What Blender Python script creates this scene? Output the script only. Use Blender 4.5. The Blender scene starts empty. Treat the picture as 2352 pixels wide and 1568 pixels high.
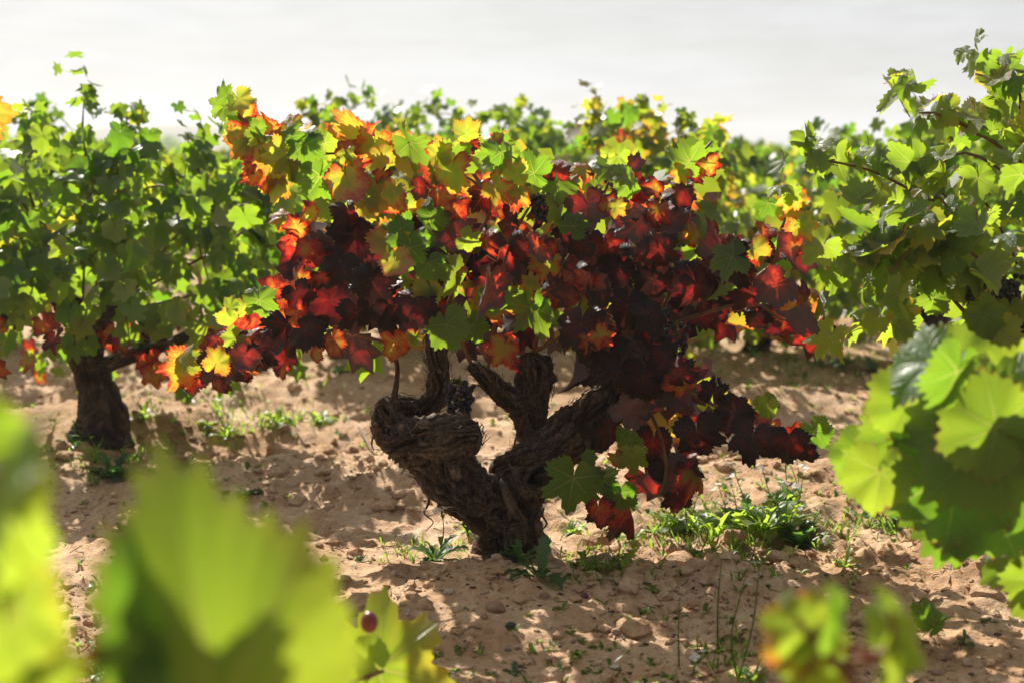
import bpy, math, random
import numpy as np
from mathutils import Vector, Matrix, noise as mn

RND = random.Random(7)
SC = bpy.context.scene
COL = SC.collection
rad = math.radians

# ------------------------------------------------------------------ camera
F_PX, U0, V0 = 3266.7, 1176.0, 784.0          # photo measured on a 2352 x 1568 grid
PITCH = math.atan((V0 - 365.0) / F_PX)
CAM = Vector((0, 0, 1.0))
RV = Vector((1, 0, 0)); FV = Vector((0, math.cos(PITCH), -math.sin(PITCH))); UV_ = Vector((0, math.sin(PITCH), math.cos(PITCH)))
cam_d = bpy.data.cameras.new('camera'); cam = bpy.data.objects.new('camera', cam_d); COL.objects.link(cam)
cam.location = CAM; cam.rotation_euler = (math.pi / 2 - PITCH, 0, 0)
cam_d.lens = 50; cam_d.sensor_width = 36; cam_d.clip_start = 0.05; cam_d.clip_end = 6000
cam_d.dof.use_dof = True; cam_d.dof.focus_distance = 3.4; cam_d.dof.aperture_fstop = 2.8
SC.camera = cam

def P(u, v, D):
    d = RV * ((u - U0) / F_PX) + UV_ * (-(v - V0) / F_PX) + FV
    return CAM + d * (D / d.y)

# ------------------------------------------------------------------ light
SUN_AZ, SUN_EL = rad(-25), rad(39)              # azimuth from +Y, negative = left
SDIR = Vector((math.sin(SUN_AZ) * math.cos(SUN_EL), math.cos(SUN_AZ) * math.cos(SUN_EL), math.sin(SUN_EL)))
sl = bpy.data.lights.new('sun', 'SUN'); sl.energy = 5.0; sl.angle = rad(0.5); sl.color = (1.0, 0.93, 0.83)
so = bpy.data.objects.new('sun', sl); COL.objects.link(so)
so.rotation_euler = (-SDIR).to_track_quat('-Z', 'Y').to_euler()
W = bpy.data.worlds.new('World'); SC.world = W; W.use_nodes = True
SC.view_settings.view_transform = 'Standard'; SC.view_settings.look = 'None'
SC.view_settings.gamma = 1; SC.view_settings.exposure = 1.02; SC.view_settings.use_curve_mapping = False
SC.cycles.max_bounces = 7; SC.cycles.diffuse_bounces = 3; SC.cycles.glossy_bounces = 2
SC.cycles.transmission_bounces = 4; SC.cycles.volume_bounces = 0; SC.cycles.transparent_max_bounces = 4
SC.cycles.caustics_reflective = False; SC.cycles.caustics_refractive = False
SC.cycles.sample_clamp_indirect = 6


class G:
    """tiny node helper"""
    def __init__(s, nt): s.nt = nt; s.n = nt.nodes; s.l = nt.links
    def new(s, t, **kw):
        n = s.n.new(t)
        for k, v in kw.items(): setattr(n, k, v)
        return n
    def put(s, sock, v):
        if hasattr(v, 'bl_idname') or hasattr(v, 'is_output'): s.l.new(v, sock)
        else: sock.default_value = v
    def m(s, op, a, b=None, c=None, clamp=False):
        n = s.new('ShaderNodeMath', operation=op, use_clamp=clamp)
        s.put(n.inputs[0], a)
        if b is not None: s.put(n.inputs[1], b)
        if c is not None: s.put(n.inputs[2], c)
        return n.outputs[0]
    def mix(s, f, a, b, t='RGBA', bt='MIX'):
        n = s.new('ShaderNodeMix', data_type=t)
        if t == 'RGBA': n.blend_type = bt
        i = {'FLOAT': (0, 2, 3), 'RGBA': (0, 6, 7)}[t]
        s.put(n.inputs[i[0]], f)
        for k, v in ((i[1], a), (i[2], b)):
            if isinstance(v, tuple) and len(v) == 3: v = v + (1,)
            s.put(n.inputs[k], v)
        return n.outputs[{'FLOAT': 0, 'RGBA': 2}[t]]
    def ramp(s, f, stops, interp='LINEAR'):
        n = s.new('ShaderNodeValToRGB'); cr = n.color_ramp; cr.interpolation = interp
        while len(cr.elements) < len(stops): cr.elements.new(0.5)
        for e, (p, c) in zip(cr.elements, stops):
            e.position = p; e.color = tuple(c) + (1,) if len(c) == 3 else c
        s.put(n.inputs[0], f); return n.outputs[0]
    def noise(s, vec, scale, detail=3, rough=0.55, dim='3D', w=None, dist=0.0):
        n = s.new('ShaderNodeTexNoise', noise_dimensions=dim)
        if vec is not None: s.put(n.inputs['Vector'], vec)
        if w is not None: s.put(n.inputs['W'], w)
        n.inputs['Scale'].default_value = scale; n.inputs['Detail'].default_value = detail
        n.inputs['Roughness'].default_value = rough; n.inputs['Distortion'].default_value = dist
        return n.outputs[0]
    def mapr(s, v, a, b, c, d):
        n = s.new('ShaderNodeMapRange'); s.put(n.inputs[0], v)
        for i, x in enumerate((a, b, c, d)): s.put(n.inputs[i + 1], x)
        return n.outputs[0]


def build_world():
    g = G(W.node_tree)
    for n in list(g.n): g.n.remove(n)
    out = g.new('ShaderNodeOutputWorld'); bg = g.new('ShaderNodeBackground')
    bg.inputs[1].default_value = 0.1
    sky = g.new('ShaderNodeTexSky', sky_type='NISHITA'); sky.sun_disc = False
    sky.sun_elevation = SUN_EL; sky.sun_rotation = SUN_AZ % (2 * math.pi)
    sky.air_density = 1.0; sky.dust_density = 2.0
    tc = g.new('ShaderNodeTexCoord').outputs['Generated']
    dp = g.new('ShaderNodeVectorMath', operation='DOT_PRODUCT'); g.put(dp.inputs[0], tc); dp.inputs[1].default_value = SDIR
    d = dp.outputs['Value']
    glow = g.m('POWER', g.m('MAXIMUM', d, 0.0), 4.0)
    mp = g.new('ShaderNodeMapping'); g.put(mp.inputs[0], tc); mp.inputs['Scale'].default_value = (1.6, 1.6, 15)
    mp.inputs['Rotation'].default_value = (0, rad(2.5), 0)
    streak = g.noise(mp.outputs[0], 1.7, 6, 0.6, dist=0.7)
    mp2 = g.new('ShaderNodeMapping'); g.put(mp2.inputs[0], tc); mp2.inputs['Scale'].default_value = (9, 9, 70)
    fine = g.noise(mp2.outputs[0], 1.6, 5, 0.6, dist=0.5)
    st = g.m('ADD', g.m('MULTIPLY', g.m('SUBTRACT', streak, 0.5), 1.1), g.m('MULTIPLY', g.m('SUBTRACT', fine, 0.5), 0.45))
    base = g.m('ADD', g.m('ADD', 3.08, g.m('MULTIPLY', glow, 1.3)), g.m('MULTIPLY', st, 3.0))
    back = g.mapr(d, -0.6, 0.5, 0.24, 1.0)
    val = g.m('MULTIPLY', base, back)
    veil = g.mix(1.0, (0.972, 0.984, 1.0), val, bt='MULTIPLY')
    cov = g.mapr(streak, 0.3, 0.62, 0.86, 0.98)
    g.put(bg.inputs[0], g.mix(cov, sky.outputs[0], veil))
    g.l.new(bg.outputs[0], out.inputs[0])
build_world()


# ------------------------------------------------------------------ tags and linking
def tag(o, label=None, cat=None, group=None, kind=None):
    if label: o['label'] = label
    if cat: o['category'] = cat
    if group: o['group'] = group
    if kind: o['kind'] = kind
    return o

def empty(name, loc, label, cat, group=None):
    o = bpy.data.objects.new(name, None); COL.objects.link(o); o.location = loc
    o.empty_display_size = 0.1
    return tag(o, label, cat, group)

def link(name, me, parent=None, M=None, color=None):
    """M is a world matrix; every root is unrotated and unscaled"""
    o = bpy.data.objects.new(name, me); COL.objects.link(o)
    if parent is not None:
        o.parent = parent
        off = Vector((0, 0, 0)); p = parent
        while p is not None: off += p.location; p = p.parent
        M = Matrix.Translation(-off) @ (M if M is not None else Matrix())
    if M is not None: o.matrix_basis = M
    if color: o.color = color
    return o

def mesh(name, v, f, mats=(), smooth=True, uv=None, attrs=None, midx=None):
    me = bpy.data.meshes.new(name)
    me.from_pydata([tuple(map(float, p)) for p in v] if not isinstance(v, np.ndarray) else v.tolist(), [],
                   f if not isinstance(f, np.ndarray) else f.tolist())
    for m in mats: me.materials.append(m)
    if smooth: me.polygons.foreach_set('use_smooth', [True] * len(me.polygons))
    if midx is not None: me.polygons.foreach_set('material_index', midx)
    if uv is not None:
        lay = me.uv_layers.new(name='UVMap')
        idx = np.empty(len(me.loops), dtype=np.int32); me.loops.foreach_get('vertex_index', idx)
        lay.data.foreach_set('uv', np.asarray(uv, dtype=np.float32)[idx].ravel())
    for k, a in (attrs or {}).items():
        at = me.attributes.new(k, 'FLOAT', 'POINT'); at.data.foreach_set('value', np.asarray(a, dtype=np.float32))
    me.update()
    return me

# ------------------------------------------------------------------ numpy noise and the terrain
_rs = np.random.RandomState(11)
_perm = _rs.permutation(512); _perm = np.concatenate([_perm, _perm])
_ga = _rs.rand(512) * 2 * np.pi; _gx, _gy = np.cos(_ga), np.sin(_ga)

def pn(x, y):
    x = np.asarray(x, float); y = np.asarray(y, float)
    xi = np.floor(x).astype(int); yi = np.floor(y).astype(int); xf = x - xi; yf = y - yi
    u = xf ** 3 * (xf * (xf * 6 - 15) + 10); v = yf ** 3 * (yf * (yf * 6 - 15) + 10)
    def g(ix, iy, fx, fy):
        h = _perm[(_perm[ix & 511] + iy) & 511]; return _gx[h] * fx + _gy[h] * fy
    a = g(xi, yi, xf, yf); b = g(xi + 1, yi, xf - 1, yf); c = g(xi, yi + 1, xf, yf - 1); d = g(xi + 1, yi + 1, xf - 1, yf - 1)
    return (a * (1 - u) + b * u) * (1 - v) + (c * (1 - u) + d * u) * v * 1.0

def fbm(x, y, o=3, p=0.5):
    s = 0; a = 1.0
    for k in range(o):
        s = s + a * pn(x * 2 ** k + 17.3 * k, y * 2 ** k - 9.1 * k); a *= p
    return s

MOUNDS = [(-0.04, 3.06, 0.055, 0.24), (-1.5, 5.27, 0.06, 0.4), (1.3, 3.45, 0.05, 0.4), (-0.25, 2.9, 0.02, 0.25)]

def height(x, y):
    x = np.asarray(x, float); y = np.asarray(y, float)
    r = np.hypot(x, y)
    near = np.clip(1.4 - r / 14.0, 0, 1); mid = np.clip(1.5 - r / 45, 0, 1)
    h = 0.05 * fbm(x / 2.3, y / 2.3, 2) * mid
    w = y + 0.35 * pn(x / 1.7, y / 1.9) + 0.10 * x
    ph = np.mod(w / 0.93, 1.0)
    ridge = np.where(ph < 0.62, ph / 0.62, (1 - ph) / 0.38); ridge = ridge * ridge * (3 - 2 * ridge)
    amp = 0.042 + 0.045 * pn(x / 1.1 + 5, y / 0.8)
    h = h + (ridge - 0.5) * 2 * np.clip(amp, 0.0, 0.08) * mid * np.clip((y - 2.6) / 1.6, 0.25, 1.0)
    h = h + 0.022 * fbm(x * 3.1, y * 3.1, 2) * mid
    rough = np.clip(0.75 + 1.6 * pn(x * 0.9 + 3, y * 0.9), 0.3, 1.5)
    n1 = pn(x * 9, y * 9); n2 = pn(x * 19 + 4, y * 19); n3 = pn(x * 41, y * 41 + 8)
    h = h + near * rough * (0.012 * n1 + 0.030 * np.clip(n1 - 0.12, 0, 1) + 0.034 * np.clip(n2 - 0.06, 0, 1) + 0.006 * n2 + 0.011 * np.clip(n3, -.2, 1))
    for mx, my, a, s in MOUNDS: h = h + a * np.exp(-((x - mx) ** 2 + (y - my) ** 2) / (s * s))
    # low hill far away on the left
    h = h + np.where(r > 200, 11.0 * np.exp(-((x + 100) / 75) ** 2 - ((y - 430) / 80) ** 2), 0)
    return h

def hz(x, y): return float(height(np.array([x]), np.array([y]))[0])

def GP(u, v):
    """the point of the ground seen at photo position (u, v)"""
    d = RV * ((u - U0) / F_PX) + UV_ * (-(v - V0) / F_PX) + FV
    z = 0.0
    for _ in range(6):
        k = (z - CAM.z) / d.z; p = CAM + d * k; z = hz(p.x, p.y)
    return Vector((p.x, p.y, z))

# ------------------------------------------------------------------ materials
def new_mat(name):
    m = bpy.data.materials.new(name); m.use_nodes = True; g = G(m.node_tree)
    for n in list(g.n): g.n.remove(n)
    g.out = g.new('ShaderNodeOutputMaterial'); return m, g

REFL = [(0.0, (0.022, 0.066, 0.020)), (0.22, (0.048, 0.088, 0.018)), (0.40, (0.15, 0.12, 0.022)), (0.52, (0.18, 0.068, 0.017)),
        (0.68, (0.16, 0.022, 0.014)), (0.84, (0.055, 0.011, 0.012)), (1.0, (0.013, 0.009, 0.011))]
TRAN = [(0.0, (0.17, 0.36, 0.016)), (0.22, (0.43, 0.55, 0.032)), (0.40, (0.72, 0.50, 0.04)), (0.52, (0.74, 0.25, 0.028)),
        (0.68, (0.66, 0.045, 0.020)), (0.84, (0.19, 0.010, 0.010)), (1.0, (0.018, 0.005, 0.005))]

def leaf_mat(name, src, veins):
    m, g = new_mat(name)
    if src == 'object':
        oc = g.new('ShaderNodeObjectInfo').outputs['Color']
        sep = g.new('ShaderNodeSeparateColor'); g.put(sep.inputs[0], oc); t, rn = sep.outputs[0], sep.outputs[1]
    else:
        t = g.new('ShaderNodeAttribute', attribute_name='tone').outputs['Fac']
        rn = g.new('ShaderNodeAttribute', attribute_name='rnd').outputs['Fac']
    edge = g.new('ShaderNodeAttribute', attribute_name='edge').outputs['Fac']
    uv = g.new('ShaderNodeTexCoord').outputs['UV']
    off = g.new('ShaderNodeVectorMath', operation='ADD'); g.put(off.inputs[0], uv)
    cb = g.new('ShaderNodeCombineXYZ'); g.put(cb.inputs[0], g.m('MULTIPLY', rn, 37.0)); g.put(cb.inputs[1], g.m('MULTIPLY', rn, 91.0)); g.put(off.inputs[1], cb.outputs[0])
    nz = g.noise(off.outputs[0], 2.4, 4, 0.6)
    spk = g.noise(off.outputs[0], 22.0, 2, 0.6)
    mid = g.m('MULTIPLY', g.mapr(t, 0.20, 0.42, 0.14, 1.0), g.mapr(t, 0.8, 1.0, 1.0, 0.45))
    tt = g.m('ADD', t, g.m('MULTIPLY', g.m('MULTIPLY', g.m('SUBTRACT', nz, 0.5), 1.25), mid))
    tt = g.m('ADD', tt, g.m('MULTIPLY', g.m('MULTIPLY', g.m('SUBTRACT', spk, 0.5), 0.34), mid))
    tt = g.m('ADD', tt, g.m('MULTIPLY', g.m('MULTIPLY', g.m('SUBTRACT', g.m('POWER', edge, 3.0), 0.25), 0.30), mid))
    vein = None
    if veins:
        sx = g.new('ShaderNodeSeparateXYZ'); g.put(sx.inputs[0], uv)
        X = g.m('ABSOLUTE', g.m('MULTIPLY', g.m('SUBTRACT', sx.outputs[0], 0.5), 2.5))
        Y = g.m('MULTIPLY', g.m('SUBTRACT', sx.outputs[1], 0.5), 2.5)
        al, pe = [], []
        for a in (0, 50, 108):
            ca, sa = math.cos(rad(a)), math.sin(rad(a))
            al.append(g.m('ADD', g.m('MULTIPLY', X, sa), g.m('MULTIPLY', Y, ca)))
            pe.append(g.m('ABSOLUTE', g.m('SUBTRACT', g.m('MULTIPLY', X, ca), g.m('MULTIPLY', Y, sa))))
        masks = []
        for a_, p_ in zip(al, pe):
            wv = g.m('MAXIMUM', g.m('MULTIPLY', g.m('SUBTRACT', 1.08, a_), 0.032), 0.010)
            mk = g.m('SUBTRACT', 1.0, g.m('DIVIDE', p_, wv), clamp=True)
            masks.append(g.m('MULTIPLY', mk, g.m('GREATER_THAN', a_, 0.0)))
        main = g.m('MAXIMUM', g.m('MAXIMUM', masks[0], masks[1]), masks[2])
        s01 = g.m('LESS_THAN', pe[1], pe[0]); am = g.mix(s01, al[0], al[1], 'FLOAT'); pm = g.mix(s01, pe[0], pe[1], 'FLOAT')
        s12 = g.m('LESS_THAN', pe[2], pm); am = g.mix(s12, am, al[2], 'FLOAT'); pm = g.mix(s12, pm, pe[2], 'FLOAT')
        tri = g.m('PINGPONG', g.m('MULTIPLY', g.m('SUBTRACT', am, g.m('MULTIPLY', pm, 0.85)), 6.5), 0.5)
        sec = g.m('MULTIPLY', g.m('SUBTRACT', 1.0, g.m('DIVIDE', tri, 0.075), clamp=True), 0.55)
        vor = g.new('ShaderNodeTexVoronoi', feature='DISTANCE_TO_EDGE'); g.put(vor.inputs['Vector'], off.outputs[0]); vor.inputs['Scale'].default_value = 30
        net = g.m('MULTIPLY', g.m('SUBTRACT', 1.0, g.m('DIVIDE', vor.outputs[0], 0.07), clamp=True), 0.22)
        vein = g.m('MAXIMUM', g.m('MAXIMUM', main, sec), net)
        pull = g.m('MULTIPLY', vein, g.m('MULTIPLY', g.mapr(t, 0.3, 0.7, 0.10, 0.16), g.mapr(t, 0.7, 0.9, 1.0, 0.25)))
        halo = g.m('MULTIPLY', g.m('SUBTRACT', 1.0, g.m('DIVIDE', pm, 0.14), clamp=True), g.mapr(t, 0.45, 0.8, 0.05, 0.0))
        tt = g.m('SUBTRACT', g.m('SUBTRACT', tt, pull), halo)
    tt = g.m('MAXIMUM', tt, 0.0, clamp=True)
    refl = g.ramp(tt, REFL); tran = g.ramp(tt, TRAN)
    sp = g.m('MULTIPLY', g.mapr(spk, 0.70, 0.76, 0.0, 0.75), g.mapr(nz, 0.42, 0.55, 0.0, 1.0))
    if veins:
        refl = g.mix(g.m('MULTIPLY', vein, g.mapr(t, .6, .95, .55, .5)), refl, g.mix(g.mapr(t, .5, .9, 0, .8), (0.18, 0.19, 0.06), (0.085, 0.055, 0.022))); 
        tran = g.mix(g.m('MULTIPLY', g.m('MAXIMUM', main, g.m('MULTIPLY', sec, .7)), g.mapr(t, .6, .9, .55, .25)), tran, g.mix(g.mapr(t, .3, .6, 0, 1), (0.80, 0.66, 0.16), g.mix(g.mapr(t, .7, .95, 0, 1), (0.72, 0.30, 0.06), (0.12, 0.03, 0.01))))
    refl = g.mix(sp, refl, (0.09, 0.045, 0.02)); tran = g.mix(sp, tran, (0.20, 0.07, 0.02))
    dead = g.m('MULTIPLY', g.mapr(g.m('ADD', g.m('POWER', edge, 6.0), g.m('MULTIPLY', g.m('SUBTRACT', nz, .5), 1.6)), 0.86, 0.98, 0.0, 0.9), g.m('GREATER_THAN', rn, 0.55))
    refl = g.mix(dead, refl, (0.13, 0.065, 0.03)); tran = g.mix(dead, tran, (0.28, 0.10, 0.03))
    bf = g.new('ShaderNodeNewGeometry').outputs['Backfacing']
    under = g.mix(0.72, refl, g.ramp(tt, [(0, (0.15, 0.19, 0.12)), (0.5, (0.25, 0.18, 0.14)), (1, (0.25, 0.18, 0.175))]))
    col = g.mix(bf, refl, under)
    bs = g.new('ShaderNodeBsdfPrincipled'); g.put(bs.inputs['Base Color'], col)
    g.put(bs.inputs['Roughness'], g.mapr(bf, 0, 1, 0.40, 0.6)); bs.inputs['Specular IOR Level'].default_value = 0.5
    tr = g.new('ShaderNodeBsdfTranslucent'); g.put(tr.inputs[0], tran)
    if veins:
        bmp = g.new('ShaderNodeBump'); bmp.inputs['Strength'].default_value = 0.5; bmp.inputs['Distance'].default_value = 0.004
        g.put(bmp.inputs['Height'], g.m('SUBTRACT', g.m('MULTIPLY', nz, 0.6), vein))
        g.l.new(bmp.outputs[0], bs.inputs['Normal'])
    mx = g.new('ShaderNodeMixShader'); mx.inputs[0].default_value = 0.58
    g.l.new(bs.outputs[0], mx.inputs[1]); g.l.new(tr.outputs[0], mx.inputs[2]); g.l.new(mx.outputs[0], g.out.inputs[0])
    return m

def simple_mat(name, c1, c2, scale=20, rough=0.7, bump=0.0, spec=0.3, trans=None, coat=0.0, coord='Object', stretch=None, detail=4, bdist=0.004):
    m, g = new_mat(name)
    tc = g.new('ShaderNodeTexCoord').outputs[coord]
    if stretch:
        mp = g.new('ShaderNodeMapping'); g.put(mp.inputs[0], tc); mp.inputs['Scale'].default_value = stretch; tc = mp.outputs[0]
    nz = g.noise(tc, scale, detail, 0.6)
    col = g.ramp(nz, [(0.32, c1), (0.68, c2)])
    bs = g.new('ShaderNodeBsdfPrincipled'); g.put(bs.inputs['Base Color'], col); bs.inputs['Roughness'].default_value = rough
    bs.inputs['Specular IOR Level'].default_value = spec
    if bump:
        b = g.new('ShaderNodeBump'); b.inputs['Strength'].default_value = bump; b.inputs['Distance'].default_value = bdist
        g.put(b.inputs['Height'], nz); g.l.new(b.outputs[0], bs.inputs['Normal'])
    if trans:
        tr = g.new('ShaderNodeBsdfTranslucent'); tr.inputs[0].default_value = trans + (1,)
        mx = g.new('ShaderNodeMixShader'); mx.inputs[0].default_value = 0.55
        g.l.new(bs.outputs[0], mx.inputs[1]); g.l.new(tr.outputs[0], mx.inputs[2]); g.l.new(mx.outputs[0], g.out.inputs[0])
    else: g.l.new(bs.outputs[0], g.out.inputs[0])
    return m

M_LEAF = leaf_mat('vine_leaf', 'object', True)
M_LEAF_LO = leaf_mat('vine_leaf_far', 'object', False)
M_FOL = leaf_mat('vine_foliage', 'attr', False)
M_PET = simple_mat('petiole', (0.20, 0.045, 0.03), (0.24, 0.13, 0.05), 9, 0.5, trans=(0.4, 0.12, 0.05))
M_CANE = simple_mat('cane_bark', (0.10, 0.045, 0.022), (0.20, 0.10, 0.045), 35, 0.6, bump=0.4, stretch=(1, 1, 0.3))
M_STRIP = simple_mat('bark_strip', (0.03, 0.021, 0.014), (0.17, 0.13, 0.095), 40, 0.9, bump=0.5)
M_STALK = simple_mat('grape_stalk', (0.16, 0.16, 0.04), (0.26, 0.20, 0.06), 20, 0.6, trans=(0.4, 0.4, 0.08))
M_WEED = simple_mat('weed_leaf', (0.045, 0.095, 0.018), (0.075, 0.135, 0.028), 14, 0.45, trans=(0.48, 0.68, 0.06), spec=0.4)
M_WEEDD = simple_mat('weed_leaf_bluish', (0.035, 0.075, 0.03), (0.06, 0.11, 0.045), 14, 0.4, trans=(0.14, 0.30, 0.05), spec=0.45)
M_STEM = simple_mat('weed_stem', (0.08, 0.13, 0.03), (0.13, 0.16, 0.05), 14, 0.6, trans=(0.3, 0.4, 0.08))
M_PETAL = simple_mat('white_petal', (0.75, 0.75, 0.72), (0.82, 0.82, 0.80), 10, 0.6, trans=(0.7, 0.7, 0.66))
M_DRY = simple_mat('dry_twig', (0.16, 0.11, 0.075), (0.30, 0.23, 0.17), 30, 0.8, bump=0.3)
M_GRASS = simple_mat('sprout_leaf', (0.05, 0.10, 0.02), (0.10, 0.15, 0.035), 6, 0.5, trans=(0.32, 0.48, 0.05))

def bark_mat():
    m, g = new_mat('old_vine_bark')
    uv = g.new('ShaderNodeTexCoord').outputs['UV']; ob = g.new('ShaderNodeTexCoord').outputs['Object']
    mp = g.new('ShaderNodeMapping'); g.put(mp.inputs[0], uv); mp.inputs['Scale'].default_value = (16, 9, 1)
    fib = g.noise(mp.outputs[0], 1.6, 7, 0.68, dist=0.8)
    mp2 = g.new('ShaderNodeMapping'); g.put(mp2.inputs[0], uv); mp2.inputs['Scale'].default_value = (60, 22, 1)
    fib2 = g.noise(mp2.outputs[0], 1.5, 4, 0.65)
    big = g.noise(ob, 7, 4, 0.6)
    h = g.m('ADD', g.m('MULTIPLY', fib, 0.7), g.m('MULTIPLY', fib2, 0.3))
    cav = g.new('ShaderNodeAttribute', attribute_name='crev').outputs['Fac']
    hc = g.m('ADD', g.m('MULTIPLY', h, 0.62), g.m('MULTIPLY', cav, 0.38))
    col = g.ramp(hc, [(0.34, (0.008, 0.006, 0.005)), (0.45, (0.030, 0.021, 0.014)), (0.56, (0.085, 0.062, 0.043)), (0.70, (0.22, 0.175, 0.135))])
    col = g.mix(g.mapr(big, 0.45, 0.7, 0, 0.45), col, g.mix(1.0, col, (1.35, 1.0, 0.72), bt='MULTIPLY'))
    bs = g.new('ShaderNodeBsdfPrincipled'); g.put(bs.inputs['Base Color'], col); bs.inputs['Roughness'].default_value = 0.85
    bs.inputs['Specular IOR Level'].default_value = 0.25
    b = g.new('ShaderNodeBump'); b.inputs['Strength'].default_value = 0.9; b.inputs['Distance'].default_value = 0.006
    g.put(b.inputs['Height'], h); g.l.new(b.outputs[0], bs.inputs['Normal']); g.l.new(bs.outputs[0], g.out.inputs[0])
    return m
M_BARK = bark_mat()

def soil_mat(name='sandy_soil', clod=False):
    m, g = new_mat(name)
    ob = g.new('ShaderNodeTexCoord').outputs['Object']
    a = g.noise(ob, 0.9, 4, 0.6); b_ = g.noise(ob, 7, 5, 0.65); c = g.noise(ob, 60, 5, 0.7); d = g.noise(ob, 260, 2, 0.6)
    s = g.m('ADD', g.m('ADD', g.m('MULTIPLY', a, 0.42), g.m('MULTIPLY', b_, 0.36)), g.m('MULTIPLY', c, 0.22))
    col = g.ramp(s, [(0.36, (0.24, 0.130, 0.062)), (0.47, (0.43, 0.265, 0.142)), (0.60, (0.60, 0.435, 0.285))])
    col = g.mix(g.mapr(c, 0.60, 0.72, 0, 0.6), col, (0.64, 0.48, 0.34))
    col = g.mix(g.mapr(c, 0.43, 0.32, 0, 0.6), col, (0.20, 0.105, 0.055))
    col = g.mix(g.mapr(g.noise(ob, 2.3, 5, .7), .50, .66, 0, .42), col, (0.27, 0.145, 0.075))
    sy = g.new('ShaderNodeSeparateXYZ'); g.put(sy.inputs[0], ob)
    scrub = g.ramp(g.noise(ob, .08, 5, .7), [(.4, (.045, .06, .02)), (.6, (.10, .10, .045))])
    col = g.mix(g.mapr(sy.outputs[1], 60, 160, 0, .9), col, scrub)
    bs = g.new('ShaderNodeBsdfPrincipled'); g.put(bs.inputs['Base Color'], col); bs.inputs['Roughness'].default_value = 0.88
    bs.inputs['Specular IOR Level'].default_value = 0.2
    bp = g.new('ShaderNodeBump'); bp.inputs['Strength'].default_value = 0.9; bp.inputs['Distance'].default_value = 0.018
    g.put(bp.inputs['Height'], g.m('ADD', g.m('ADD', g.m('MULTIPLY', b_, 0.5), g.m('MULTIPLY', c, 0.5)), g.m('MULTIPLY', d, 0.12)))
    g.l.new(bp.outputs[0], bs.inputs['Normal']); g.l.new(bs.outputs[0], g.out.inputs[0])
    return m
M_SOIL = soil_mat()

def grape_mat():
    m, g = new_mat('grape_skin')
    ob = g.new('ShaderNodeTexCoord').outputs['Object']; nz = g.noise(ob, 55, 3, 0.6)
    col = g.ramp(nz, [(0.38, (0.005, 0.005, 0.009)), (0.75, (0.018, 0.022, 0.038))])
    bs = g.new('ShaderNodeBsdfPrincipled'); g.put(bs.inputs['Base Color'], col)
    g.put(bs.inputs['Roughness'], g.mapr(nz, 0.3, 0.7, 0.28, 0.55)); bs.inputs['Specular IOR Level'].default_value = 0.5
    g.l.new(bs.outputs[0], g.out.inputs[0]); return m
M_GRAPE = grape_mat()

# ------------------------------------------------------------------ the ground sheet
def build_ground():
    rr = [0.25]
    while rr[-1] < 1.6: rr.append(rr[-1] * 1.05)
    while rr[-1] < 2.4: rr.append(rr[-1] * 1.008)
    while rr[-1] < 7: rr.append(rr[-1] * 1.0036)
    while rr[-1] < 14: rr.append(rr[-1] * 1.008)
    while rr[-1] < 4000: rr.append(rr[-1] * 1.05)
    rr = np.array(rr)
    a0 = rad(27); fine = np.arange(-a0, a0, 0.0027)
    coarse = []; x = a0; st = 0.0027
    while x < 2 * math.pi - a0 - 0.01:
        coarse.append(x); st = min(st * 1.13, 0.06, max((2 * math.pi - a0 - x) * 0.13, 0.0027)); x += st
    an = np.concatenate([fine, np.array(coarse)])
    nr, na = len(rr), len(an)
    R, A = np.meshgrid(rr, an, indexing='ij')
    X = R * np.sin(A); Y = R * np.cos(A); Z = height(X, Y)
    v = np.stack([X, Y, Z], -1).reshape(-1, 3)
    v = np.vstack([v, [[0, 0, Z[0].mean()]]])
    i = np.arange(nr - 1)[:, None] * na; j = np.arange(na)[None, :]; j2 = (j + 1) % na
    q = np.stack([i + j, i + j2, i + na + j2, i + na + j], -1).reshape(-1, 4)
    c = len(v) - 1
    me = bpy.data.meshes.new('ground')
    nq = len(q); tri = np.stack([np.full(na, c), (np.arange(na) + 1) % na, np.arange(na)], -1)
    me.vertices.add(len(v)); me.vertices.foreach_set('co', v.astype(np.float32).ravel())
    me.loops.add(nq * 4 + na * 3); me.loops.foreach_set('vertex_index', np.concatenate([q[:, ::-1].ravel(), tri[:, ::-1].ravel()]).astype(np.int32))
    me.polygons.add(nq + na)
    me.polygons.foreach_set('loop_start', np.concatenate([np.arange(nq) * 4, nq * 4 + np.arange(na) * 3]).astype(np.int32))
    me.materials.append(M_SOIL); me.update(calc_edges=True); me.validate()
    me.polygons.foreach_set('use_smooth', [True] * len(me.polygons))
    if me.polygons[0].normal.z < 0: me.flip_normals()
    o = link('ground', me)
    tag(o, 'bare sandy reddish vineyard soil with furrows and clods', kind='structure')
build_ground()

# ------------------------------------------------------------------ tubes and limbs
def catmull(pts, n):
    pts = [np.array(p, float) for p in pts]
    pts = [2 * pts[0] - pts[1]] + pts + [2 * pts[-1] - pts[-2]]
    out = []
    for i in range(1, len(pts) - 2):
        a, b, c, d = pts[i - 1:i + 3]
        for k in range(n):
            t = k / n
            out.append(0.5 * ((2 * b) + (c - a) * t + (2 * a - 5 * b + 4 * c - d) * t * t + (3 * b - a - 3 * c + d) * t ** 3))
    out.append(pts[-2]); return np.array(out)

def frames(c):
    t = np.gradient(c, axis=0); t /= np.linalg.norm(t, axis=1)[:, None] + 1e-9
    ref = np.array([0.31, 0.9, 0.2]); n = np.cross(t[0], ref); n /= np.linalg.norm(n); N = [n]
    for k in range(1, len(c)):
        n = N[-1] - t[k] * np.dot(N[-1], t[k]); n /= np.linalg.norm(n) + 1e-9; N.append(n)
    N = np.array(N); B = np.cross(t, N); return t, N, B

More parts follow.
